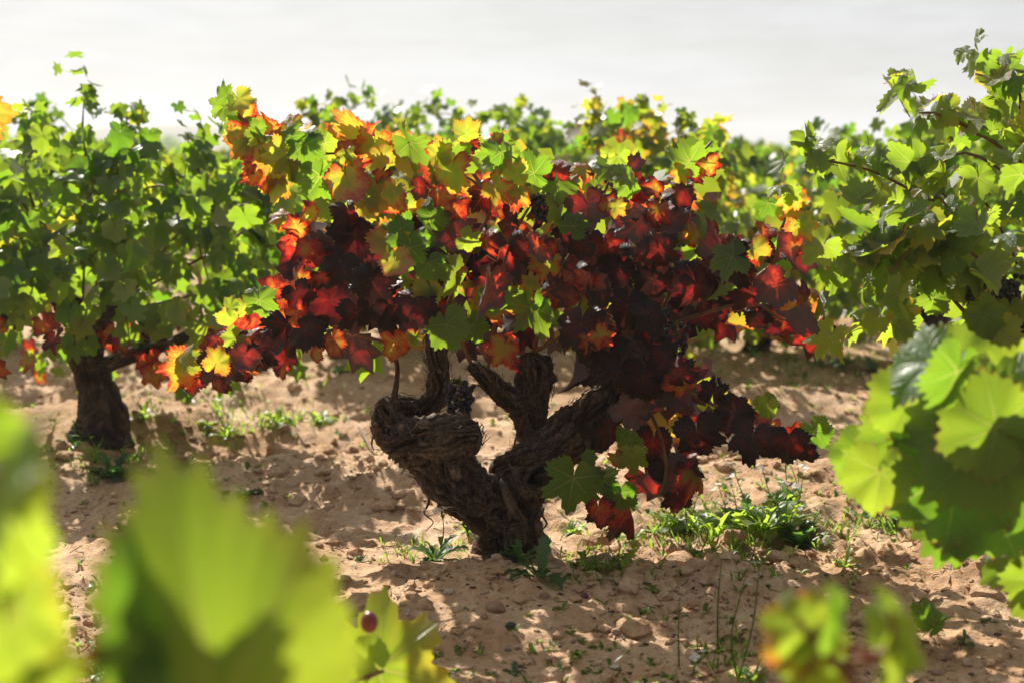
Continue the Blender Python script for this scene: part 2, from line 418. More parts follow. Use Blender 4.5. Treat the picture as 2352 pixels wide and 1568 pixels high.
def tube_arrays(pts, seg=6, n=5, nodes=0.0):
    """pts rows are x, y, z, radius"""
    c = catmull(pts, n); p, r = c[:, :3], np.maximum(c[:, 3], 0.0003)
    if nodes:
        s = np.concatenate([[0], np.cumsum(np.linalg.norm(np.diff(p, axis=0), axis=1))])
        r = r * (1 + 0.45 * np.exp(-((np.mod(s, nodes) - nodes / 2) / 0.006) ** 2))
    t, N, B = frames(p); a = np.arange(seg) * 2 * np.pi / seg
    ring = p[:, None, :] + r[:, None, None] * (np.cos(a)[None, :, None] * N[:, None, :] + np.sin(a)[None, :, None] * B[:, None, :])
    v = ring.reshape(-1, 3); m = len(p)
    i = np.arange(m - 1)[:, None] * seg; j = np.arange(seg)[None, :]; j2 = (j + 1) % seg
    f = np.stack([i + j, i + j2, i + seg + j2, i + seg + j], -1).reshape(-1, 4).tolist()
    f.append(list(range(seg))[::-1]); f.append([(m - 1) * seg + k for k in range(seg)])
    return v, f

class Buf:
    def __init__(s): s.v = []; s.f = []; s.n = 0; s.mi = []
    def add(s, v, f, mi=0):
        s.v.append(np.asarray(v, float)); s.f += [[k + s.n for k in q] for q in f]; s.n += len(v); s.mi += [mi] * len(f)
    def mesh(s, name, mats, smooth=True): return mesh(name, np.vstack(s.v), s.f, mats, smooth, midx=s.mi)

def limb_mesh(name, pts, seed, seg=64, step=0.0055, groove=0.014, lump=0.22, twist=5.0, knob=False):
    """one gnarled limb: swept tube whose surface is ropey, lumpy old bark"""
    p4 = [tuple(p) for p in pts]
    L = sum((Vector(p4[i][:3]) - Vector(p4[i + 1][:3])).length for i in range(len(p4) - 1))
    n = max(3, int(L / step / (len(p4) - 1)))
    c = catmull(p4, n); p, r = c[:, :3].copy(), c[:, 3].copy()
    s = np.concatenate([[0], np.cumsum(np.linalg.norm(np.diff(p, axis=0), axis=1))])
    end = s[-1] - s
    r = r * np.sqrt(np.clip(1 - np.clip(1 - end / (r * 0.8 + 1e-6), 0, 1) ** 2, 0.02, 1)) if knob else r
    t, N, B = frames(p)
    vs, uv, cr = [], [], []
    so_ = seed * 7.7
    for k in range(len(p)):
        for j in range(seg):
            a = 2 * math.pi * j / seg
            tw = a + .55 * twist * s[k] + 1.0 * mn.noise(Vector((s[k] * 5, so_, 2.2))) + .5 * mn.noise(Vector((math.cos(a) * 1.5, math.sin(a) * 1.5 + so_, s[k] * 13)))
            ca, sa = math.cos(a), math.sin(a)
            d = N[k] * ca + B[k] * sa
            q = Vector((math.cos(tw), math.sin(tw), 0))
            lum = mn.noise(Vector((q.x * 1.3 + so_, q.y * 1.3, s[k] * 9))) + 0.6 * mn.noise(Vector((q.x * 2.6 + so_, q.y * 2.6, s[k] * 21))) + .25 * mn.noise(Vector((q.x * 5 + so_, q.y * 5, s[k] * 45)))
            warp = 0.35 * mn.noise(Vector((q.x * 2, q.y * 2 + so_, s[k] * 22)))
            fz = s[k] * 7
            r1 = 1 - abs(mn.noise(Vector((q.x * 3.0 + warp, q.y * 3.0 + warp, fz + so_)))) * 2.6
            r2 = 1 - abs(mn.noise(Vector((q.x * 6.5 + warp, q.y * 6.5 - warp, fz * 2.3 + so_)))) * 2.6
            r3 = mn.noise(Vector((q.x * 19 + warp, q.y * 19, fz * 5 + so_)))
            hole = mn.noise(Vector((q.x * 2.0 - so_, q.y * 2.0, s[k] * 14 + 3)))
            gsc = min(1.0, r[k] / 0.03)
            r4 = mn.noise(Vector((q.x * 34 + warp, q.y * 34, fz * 9 + so_)))
            gv = (r1 - 0.5) * 0.65 + (r2 - 0.45) * 0.75 + r3 * 0.5 + r4 * .3 - 2.8 * max(0.0, hole - 0.33)
            rr = r[k] * (1 + lump * lum) + groove * gsc * gv
            vs.append(p[k] + d * max(rr, 0.001)); uv.append((tw / (2 * math.pi) * max(1, round(r[k] * 60)), s[k] * 6))
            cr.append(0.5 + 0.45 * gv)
    m = len(p); f = []
    for i in range(m - 1):
        for j in range(seg):
            j2 = (j + 1) % seg; f.append((i * seg + j, i * seg + j2, (i + 1) * seg + j2, (i + 1) * seg + j))
    base = len(vs)
    vs.append(p[0]); vs.append(p[-1] + t[-1] * r[-1] * 0.25); uv += [(0, 0), (0, s[-1] * 6)]; cr += [0.3, 0.5]
    for j in range(seg):
        j2 = (j + 1) % seg; f.append((base, j2, j)); f.append((base + 1, (m - 1) * seg + j, (m - 1) * seg + j2))
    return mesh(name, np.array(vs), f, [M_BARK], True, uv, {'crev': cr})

# ------------------------------------------------------------------ grape leaves
LOBE_T = np.array([0, 12, 25, 38, 50, 62, 78, 92, 108, 122, 138, 152, 165, 175, 180], float)

def leaf_mesh(name, seed, n_out, rings, pet=True, fold=0.15, cup=0.15, droop=0.1, curl=0.2, wave=0.08, deep=0.5, lo=False):
    r_ = np.random.RandomState(seed)
    base = np.array([1.0, .92, .80 - .34 * deep, .84 - .08 * deep, .95, .86, .74 - .32 * deep, .74 - .06 * deep, .86, .78, .70, .68, .58, .24, .06])
    def prof(sgn_seed):
        q = np.random.RandomState(seed * 3 + sgn_seed); return base * (1 + q.uniform(-.07, .07, len(base)))
    pr, pl = prof(1), prof(2); pl[0] = pr[0]; pl[-1] = pr[-1]
    th = np.linspace(-178, 178, n_out)
    R = np.where(th >= 0, np.interp(np.abs(th), LOBE_T, pr), np.interp(np.abs(th), LOBE_T, pl))
    if not lo:
        k = np.array([1, 2, 3, 2, 1]) / 9; R[2:-2] = np.convolve(R, k, 'same')[2:-2]
        tooth = np.array([-0.028, 0.04, 0.058, -0.01]); ti = tooth[np.arange(n_out) % 4] * r_.uniform(.6, 1.6, n_out // 4 + 1)[np.arange(n_out) // 4]
        R = R + ti * np.clip((170 - np.abs(th)) / 25, 0, 1)
    else: R = R + np.where(np.arange(n_out) % 3 == 1, .055, -.02) * np.clip((165 - np.abs(th)) / 25, 0, 1)
    tr_ = np.radians(th)
    vs = [(0, 0)]; ed = [0.0]
    for fr in rings:
        if fr == 1.0: Rk = R
        else:
            w = max(3, n_out // 10); kk = np.ones(w) / w; Rs = np.convolve(np.pad(R, w, 'edge'), kk, 'same')[w:-w]; Rk = (fr * R * .3 + fr * Rs * .7)
        for a, q in zip(tr_, Rk): vs.append((q * math.sin(a), q * math.cos(a))); ed.append(fr)
    v2 = np.array(vs); x, y = v2[:, 0], v2[:, 1]; rr = np.hypot(x, y); an = np.arctan2(x, y)
    ph = r_.uniform(0, 6.28, 4)
    z = fold * np.abs(x) * (1 + .3 * np.sin(ph[0])) - cup * rr ** 2 + wave * np.sin(3 * an + ph[1]) * rr ** 1.6 + wave * .6 * np.sin(7 * an + ph[2]) * rr ** 2.2
    z += 0.07 * np.abs(np.sin(an * 180 / 52 * np.pi / 180 * 52 / 52 * 3.4)) * rr * (1 - rr * .5)
    z -= curl * np.clip(rr - .55, 0, 1) ** 2 * (1.2 + np.sin(an + ph[3]))
    # bend about the cross axis and roll the sides
    Y2 = y.copy(); b = droop
    if abs(b) > 1e-3:
        yy = np.clip(y, -0.6, 1.2); Y2 = np.sin(b * yy) / b; z = z * np.cos(b * yy) - (1 - np.cos(b * yy)) / b
    pts = np.stack([x, Y2, z], -1)
    f = []; n = n_out
    for j in range(n - 1): f.append((0, 1 + j + 1, 1 + j))
    for k in range(len(rings) - 1):
        a0 = 1 + k * n; b0 = a0 + n
        for j in range(n - 1): f.append((a0 + j, a0 + j + 1, b0 + j + 1, b0 + j))
    # faces so that +z is the upper surface
    f = [tuple(q) for q in f]
    nrm = np.cross(pts[f[0][1]] - pts[f[0][0]], pts[f[0][2]] - pts[f[0][0]])
    if nrm[2] < 0: f[:n - 1] = [q[::-1] for q in f[:n - 1]]
    if len(rings) > 1:
        q = f[n + 4]; nrm = np.cross(pts[q[1]] - pts[q[0]], pts[q[2]] - pts[q[0]])
        if nrm[2] < 0: f[n - 1:] = [q[::-1] for q in f[n - 1:]]
    mi = [0] * len(f)
    uv = np.stack([x * .4 + .5, y * .4 + .5], -1); ed = list(ed)
    pend = None
    if pet:
        L = r_.uniform(.55, .95); a = r_.uniform(-.5, .5); dz = -r_.uniform(.35, .8)
        pend = (a * L, -L * .75, dz * L)
        tp = [(0, 0, -.004, .017), (pend[0] * .25, pend[1] * .35, pend[2] * .15, .015), (pend[0] * .6, pend[1] * .72, pend[2] * .5, .015), (pend[0], pend[1], pend[2], .022)]
        tv, tf = tube_arrays(tp, 4, 2); o = len(pts); pts = np.vstack([pts, tv])
        f += [tuple(k + o for k in q) for q in tf]; mi += [1] * len(tf)
        uv = np.vstack([uv, np.tile([[.5, .5]], (len(tv), 1))]); ed += [0] * len(tv)
    me = mesh(name, pts, f, [M_LEAF_LO if lo else M_LEAF, M_PET], True, uv, {'edge': ed}, mi)
    me['pet_end'] = pend or (0.0, -0.5, -0.3)
    return me

HERO, HEROFOLD, LOW = [], [], []
rr_ = random.Random(3)
for i in range(22):
    HERO.append(leaf_mesh('leaf_flat', 100 + i, 116, (.4, .75, 1.0), fold=rr_.uniform(-.25, .5), cup=rr_.uniform(.0, .5), droop=rr_.uniform(-.3, 1.1),
                          curl=rr_.uniform(.0, .9), wave=rr_.uniform(.06, .17), deep=rr_.uniform(.0, .7)))
for i in range(6):
    HEROFOLD.append(leaf_mesh('leaf_folded', 200 + i, 116, (.4, .75, 1.0), fold=rr_.choice((-1, 1)) * rr_.uniform(.9, 1.9), cup=rr_.uniform(.1, .4), droop=rr_.uniform(.3, 1.1),
                              curl=rr_.uniform(.2, .8), wave=rr_.uniform(.05, .15), deep=rr_.uniform(.2, .8)))
del HEROFOLD[1]
for i in range(10):
    LOW.append(leaf_mesh('leaf_loose', 300 + i, 61, (.55, 1.0), fold=rr_.uniform(-.1, .6), cup=rr_.uniform(.05, .4), droop=rr_.uniform(.0, .8),
                         curl=rr_.uniform(.0, .5), wave=rr_.uniform(.05, .14), deep=rr_.uniform(.1, .9), lo=True))

BROAD = [leaf_mesh('leaf_broad', 400 + i, 116, (.4, .75, 1.0), fold=rr_.uniform(-.1, .3), cup=rr_.uniform(.05, .3), droop=rr_.uniform(.0, .6), curl=rr_.uniform(.0, .5),
                    wave=rr_.uniform(.05, .12), deep=rr_.uniform(-.35, .15)) for i in range(6)]

def frame_matrix(o, d, n, s):
    d = d.normalized(); n = (n - d * n.dot(d)); n = n.normalized() if n.length > 1e-4 else d.orthogonal().normalized()
    x = d.cross(n)
    M = Matrix((( x.x, d.x, n.x, 0), (x.y, d.y, n.y, 0), (x.z, d.z, n.z, 0), (0, 0, 0, 1)))
    return Matrix.Translation(o) @ M @ Matrix.Scale(s, 4)

def add_leaf(root, me, M, t, r=RND):
    return link('leaf', me, root, M, (max(0, min(1, t)), r.random(), 0, 1))

# merged foliage (many small leaves as one part)
_fo_th = np.radians([-172, -150, -108, -80, -50, -26, 0, 26, 50, 80, 108, 150, 172]); _fo_r = np.array([.2, .6, .8, .55, .92, .62, 1, .62, .92, .55, .8, .6, .2])
_FOV = np.array([(0, 0, 0)] + [(q * math.sin(a), q * math.cos(a), .25 * abs(q * math.sin(a)) - .25 * q * q) for a, q in zip(_fo_th, _fo_r)])
_FOF = [(0, k + 1, k) for k in range(1, 13)]
def foliage_mesh(name, Ms, ts):
    n = len(Ms); A = np.array([[list(r) for r in M] for M in Ms])
    v = np.einsum('nij,kj->nki', A[:, :3, :3], _FOV) + A[:, None, :3, 3]
    k = len(_FOV); f = (np.array(_FOF)[None] + (np.arange(n) * k)[:, None, None]).reshape(-1, 3)
    tone = np.repeat(ts, k); rn = np.repeat(np.random.RandomState(5).rand(n), k)
    uv = np.tile(_FOV[:, :2] * .4 + .5, (n, 1)); ed = np.tile([0] + [1] * 13, n)
    return mesh(name, v.reshape(-1, 3), f, [M_FOL], True, uv, {'tone': tone, 'rnd': rn, 'edge': ed})

# ------------------------------------------------------------------ grape clusters
def sphere_mesh(name, mat, sub=2):
    import bmesh
    bm = bmesh.new(); bmesh.ops.create_icosphere(bm, subdivisions=sub, radius=1); me = bpy.data.meshes.new(name); bm.to_mesh(me); bm.free()
    me.materials.append(mat); me.polygons.foreach_set('use_smooth', [True] * len(me.polygons)); return me
GRAPE = sphere_mesh('grape', M_GRAPE)

def grape_cluster(root, top, h, w, n, seed, rb=0.0078):
    r = random.Random(seed)
    B = Buf(); pts = [(top.x, top.y, top.z, .0022), (top.x + .004, top.y, top.z - h * .3, .002), (top.x, top.y, top.z - h * .9, .0013)]
    B.add(*tube_arrays(pts, 5, 3))
    spots = []
    for _ in range(n * 12):
        if len(spots) >= n: break
        k = r.random() ** 0.8; z = top.z - h * (.12 + .88 * k); ra = w * (1 - .55 * k) * math.sqrt(r.uniform(.25, 1)); a = r.uniform(0, 6.283)
        p = Vector((top.x + ra * math.cos(a), top.y + ra * math.sin(a), z))
        if all((p - q).length > rb * 1.62 for q in spots): spots.append(p)
    for p in spots:
        B.add(*tube_arrays([(top.x, top.y, min(top.z, p.z + .012), .0009), ((top.x + p.x) / 2, (top.y + p.y) / 2, p.z + .008, .0007), (p.x, p.y, p.z + rb * .7, .0007)], 3, 1))
    stem = link('grape_cluster', B.mesh('cluster_stalk', [M_STALK]), root)
    for p in spots:
        s = rb * r.uniform(.82, 1.12)
        o = bpy.data.objects.new('grape', GRAPE); COL.objects.link(o); o.parent = stem
        o.location = p - root.location - stem.location; o.scale = (s, s, s * r.uniform(1, 1.1)); o.rotation_euler = (r.random() * 3, r.random() * 3, 0)
    return stem

def cane(root, pts, r0=.005, r1=.0022):
    n = len(pts); q = [(p.x, p.y, p.z, r0 + (r1 - r0) * i / (n - 1)) for i, p in enumerate(pts)]
    return link('cane', mesh('cane', *tube_arrays(q, 6, 6, nodes=.06), [M_CANE]), root)

# ================================================================== THE MAIN VINE
MB_ = P(1176, 1262, 3.5); MB_.z = hz(MB_.x, MB_.y)
main = empty('grape_vine', MB_, 'gnarled old bush vine with red and orange autumn leaves in the middle', 'grape vine', 'old bush vines of the vineyard')

def L(name, rows, seed, **kw):
    pts = []
    for u, v, D, w in rows:
        p = P(u, v, D); pts.append((p.x, p.y, p.z, w * .5 * D / F_PX))
    me = limb_mesh(name, pts, seed, **kw)
    o = link(name, me, main)
    if name != 'spur': LIMBS.append((pts, seed))
    return o
LIMBS = []
def loose_bark():
    r = random.Random(9); B = Buf()
    for pts, seed in LIMBS:
        c = catmull(pts, 24); p, rad_ = c[:, :3], c[:, 3]; t, N, Bn = frames(p); n = len(p)
        for _ in range(int(26 * (len(pts) - 1))):
            i0 = r.randrange(0, n - 8); ln = r.randint(5, 16); a = r.uniform(0, 6.283); tw = r.uniform(-.05, .09); w0 = r.uniform(.0010, .0034); lift = r.uniform(.002, .014) * (1 if r.random() < .75 else 1.8); v, f = [], []
            for k in range(ln):
                i = min(n - 1, i0 + k); q = k / (ln - 1); aa = a + tw * k + .25 * mn.noise(Vector((k * .3, a * 5, seed))); w = w0 * (1 - .75 * q)
                rr = rad_[i] * (1.07 + .08 * mn.noise(Vector((k * .25, a, seed)))) + .004 + lift * q * q
                d = N[i] * math.cos(aa) + Bn[i] * math.sin(aa); s_ = np.cross(t[i], d); b_ = p[i] + d * rr
                v += [b_ - s_ * w, b_ + s_ * w + d * .0012]
                if k: f.append((2 * k - 2, 2 * k - 1, 2 * k + 1, 2 * k))
            B.add(v, f)
    o = link('loose_bark', B.mesh('loose_bark', [M_STRIP], False), main); tag(o, kind='stuff')

L('trunk', [(1172, 1345, 3.48, 205), (1172, 1285, 3.5, 172), (1170, 1235, 3.5, 146), (1168, 1180, 3.5, 148), (1164, 1130, 3.5, 160), (1168, 1085, 3.52, 120)], 1, seg=128, step=.005, groove=.017, lump=.16, twist=2.0, knob=True)
L('arm', [(1185, 1200, 3.5, 110), (1130, 1165, 3.47, 120), (1060, 1120, 3.44, 122), (1000, 1065, 3.43, 104), (950, 1025, 3.43, 88), (908, 1000, 3.44, 78), (888, 960, 3.45, 62), (893, 935, 3.47, 40)], 2, seg=110, groove=.016, twist=4, lump=.2, knob=True)
L('arm', [(1110, 1160, 3.42, 60), (1068, 1118, 3.40, 95), (1042, 1070, 3.38, 88), (1040, 1035, 3.37, 82), (1062, 1000, 3.37, 92), (1062, 975, 3.38, 70)], 3, seg=110, groove=.017, twist=8, lump=.26, knob=True)
L('arm', [(905, 1022, 3.42, 62), (950, 1012, 3.38, 82), (1010, 1005, 3.36, 86), (1065, 1000, 3.36, 84), (1095, 1002, 3.38, 52)], 4, seg=110, groove=.017, twist=9, lump=.24, knob=True)
L('arm', [(885, 1005, 3.50, 44), (882, 960, 3.54, 58), (915, 935, 3.56, 52), (965, 938, 3.56, 48), (1002, 908, 3.55, 50), (1008, 855, 3.54, 46), (1000, 800, 3.54, 46), (1008, 752, 3.55, 50), (1004, 730, 3.55, 34)], 5, seg=64, groove=.008, twist=6, knob=True)
L('spur', [(903, 962, 3.45, 30), (905, 930, 3.44, 24), (907, 905, 3.44, 16), (912, 870, 3.44, 11), (911, 835, 3.44, 11), (900, 800, 3.44, 10), (894, 782, 3.44, 7)], 6, seg=20, groove=.002, step=.006)
L('arm', [(1175, 1170, 3.52, 110), (1190, 1120, 3.52, 125), (1232, 1065, 3.53, 118), (1285, 1020, 3.55, 112), (1335, 985, 3.57, 112), (1385, 935, 3.60, 100), (1430, 885, 3.62, 76), (1450, 850, 3.63, 60)], 7, seg=120, groove=.018, twist=3.5, lump=.17, knob=True)
L('arm', [(1330, 1000, 3.50, 70), (1270, 1035, 3.49, 62), (1215, 1050, 3.5, 60), (1160, 1085, 3.5, 70), (1140, 1110, 3.5, 60)], 8, seg=64, groove=.010, twist=6, lump=.2, knob=True)
L('arm', [(1245, 1030, 3.60, 80), (1228, 985, 3.60, 82), (1215, 940, 3.60, 84), (1226, 890, 3.60, 78), (1228, 850, 3.60, 84), (1222, 822, 3.60, 72), (1222, 808, 3.60, 50)], 9, seg=72, groove=.016, twist=5, lump=.2, knob=True)
L('arm', [(1220, 935, 3.58, 56), (1175, 918, 3.56, 54), (1145, 895, 3.55, 46), (1115, 868, 3.54, 40), (1088, 842, 3.54, 26), (1080, 832, 3.54, 20)], 10, seg=48, groove=.008, twist=6, lump=.2, knob=True)
L('spur', [(1448, 880, 3.60, 44), (1462, 850, 3.60, 34), (1470, 820, 3.60, 24), (1490, 780, 3.60, 18), (1510, 740, 3.60, 15)], 12, seg=24, groove=.004, knob=True)
loose_bark()
# peeling strips of bark
def strip(u, v, D, l, seed):
    r = random.Random(seed); p = P(u, v, D); k = D / F_PX; B = Buf()
    q = [(p.x, p.y, p.z, .004)]
    for i in range(1, 5): q.append((p.x + r.uniform(-.012, .012), p.y - .01 + r.uniform(-.008, .008), p.z - l * k * i / 4, .004 - i * .0007))
    B.add(*tube_arrays(q, 4, 3)); link('bark_strip', B.mesh('bark_strip', [M_STRIP]), main)
for i, s in enumerate([(985, 1135, 3.42, 85), (1012, 1140, 3.42, 45), (1068, 1170, 3.44, 62), (1240, 1120, 3.46, 75), (1248, 1165, 3.46, 70), (865, 985, 3.45, 48), (872, 970, 3.44, 40),
                       (1008, 1130, 3.40, 50), (1258, 1060, 3.46, 30), (1130, 1200, 3.43, 40), (930, 1052, 3.38, 34), (1190, 1000, 3.5, 30)]): strip(*s, 40 + i)

CANES = [
 [(894, 800, 3.5), (866, 700, 3.55), (770, 530, 3.55), (715, 420, 3.5), (640, 352, 3.45), (592, 302, 3.42), (545, 262, 3.42), (522, 240, 3.4)],
 [(1008, 740, 3.55), (950, 600, 3.5), (935, 505, 3.45), (960, 490, 3.42), (1000, 450, 3.42)],
 [(1030, 700, 3.55), (1085, 560, 3.5), (1120, 500, 3.45), (1125, 455, 3.4), (1085, 415, 3.38), (1040, 395, 3.38)],
 [(1125, 455, 3.42), (1060, 375, 3.45), (940, 348, 3.45), (860, 350, 3.45), (745, 353, 3.45), (700, 345, 3.45)],
 [(1085, 842, 3.54), (1060, 780, 3.5), (1045, 700, 3.5), (1035, 620, 3.5)], [(1120, 830, 3.5), (1090, 770, 3.48), (1060, 720, 3.5)],
 [(1120, 850, 3.54), (1135, 760, 3.5), (1150, 640, 3.5), (1180, 540, 3.5), (1225, 455, 3.45), (1230, 400, 3.42), (1160, 350, 3.45)],
 [(1225, 815, 3.6), (1255, 690, 3.5), (1300, 600, 3.5), (1370, 480, 3.45), (1405, 400, 3.42), (1418, 350, 3.42)],
 [(1448, 850, 3.6), (1440, 700, 3.5), (1470, 600, 3.4), (1500, 540, 3.38), (1530, 480, 3.4), (1580, 390, 3.4), (1635, 325, 3.42)],
 [(1500, 760, 3.6), (1560, 640, 3.5), (1640, 600, 3.45), (1660, 600, 3.45), (1735, 640, 3.45), (1755, 655, 3.42)],
 [(1735, 640, 3.45), (1780, 600, 3.42), (1790, 540, 3.42), (1803, 500, 3.42), (1795, 470, 3.42)], [(1780, 600, 3.42), (1830, 580, 3.4)],
 [(1500, 760, 3.55), (1650, 710, 3.45), (1740, 700, 3.42), (1800, 735, 3.4), (1865, 720, 3.4)],
 [(1450, 860, 3.6), (1560, 890, 3.45), (1640, 930, 3.4), (1740, 985, 3.38), (1875, 1000, 3.36)],
 [(1430, 880, 3.6), (1500, 960, 3.5), (1530, 1070, 3.4), (1508, 1137, 3.35), (1470, 1108, 3.35), (1440, 1060, 3.33)],
 [(894, 790, 3.5), (780, 760, 3.5), (690, 770, 3.45), (590, 800, 3.4), (500, 850, 3.35), (445, 870, 3.32)],
 [(780, 760, 3.5), (700, 700, 3.48), (600, 700, 3.42), (545, 715, 3.4)],
 [(1222, 810, 3.6), (1300, 760, 3.5), (1350, 640, 3.5), (1352, 600, 3.45)],
]
for c_ in CANES: cane(main, [P(*q) for q in c_], .0052, .0022)

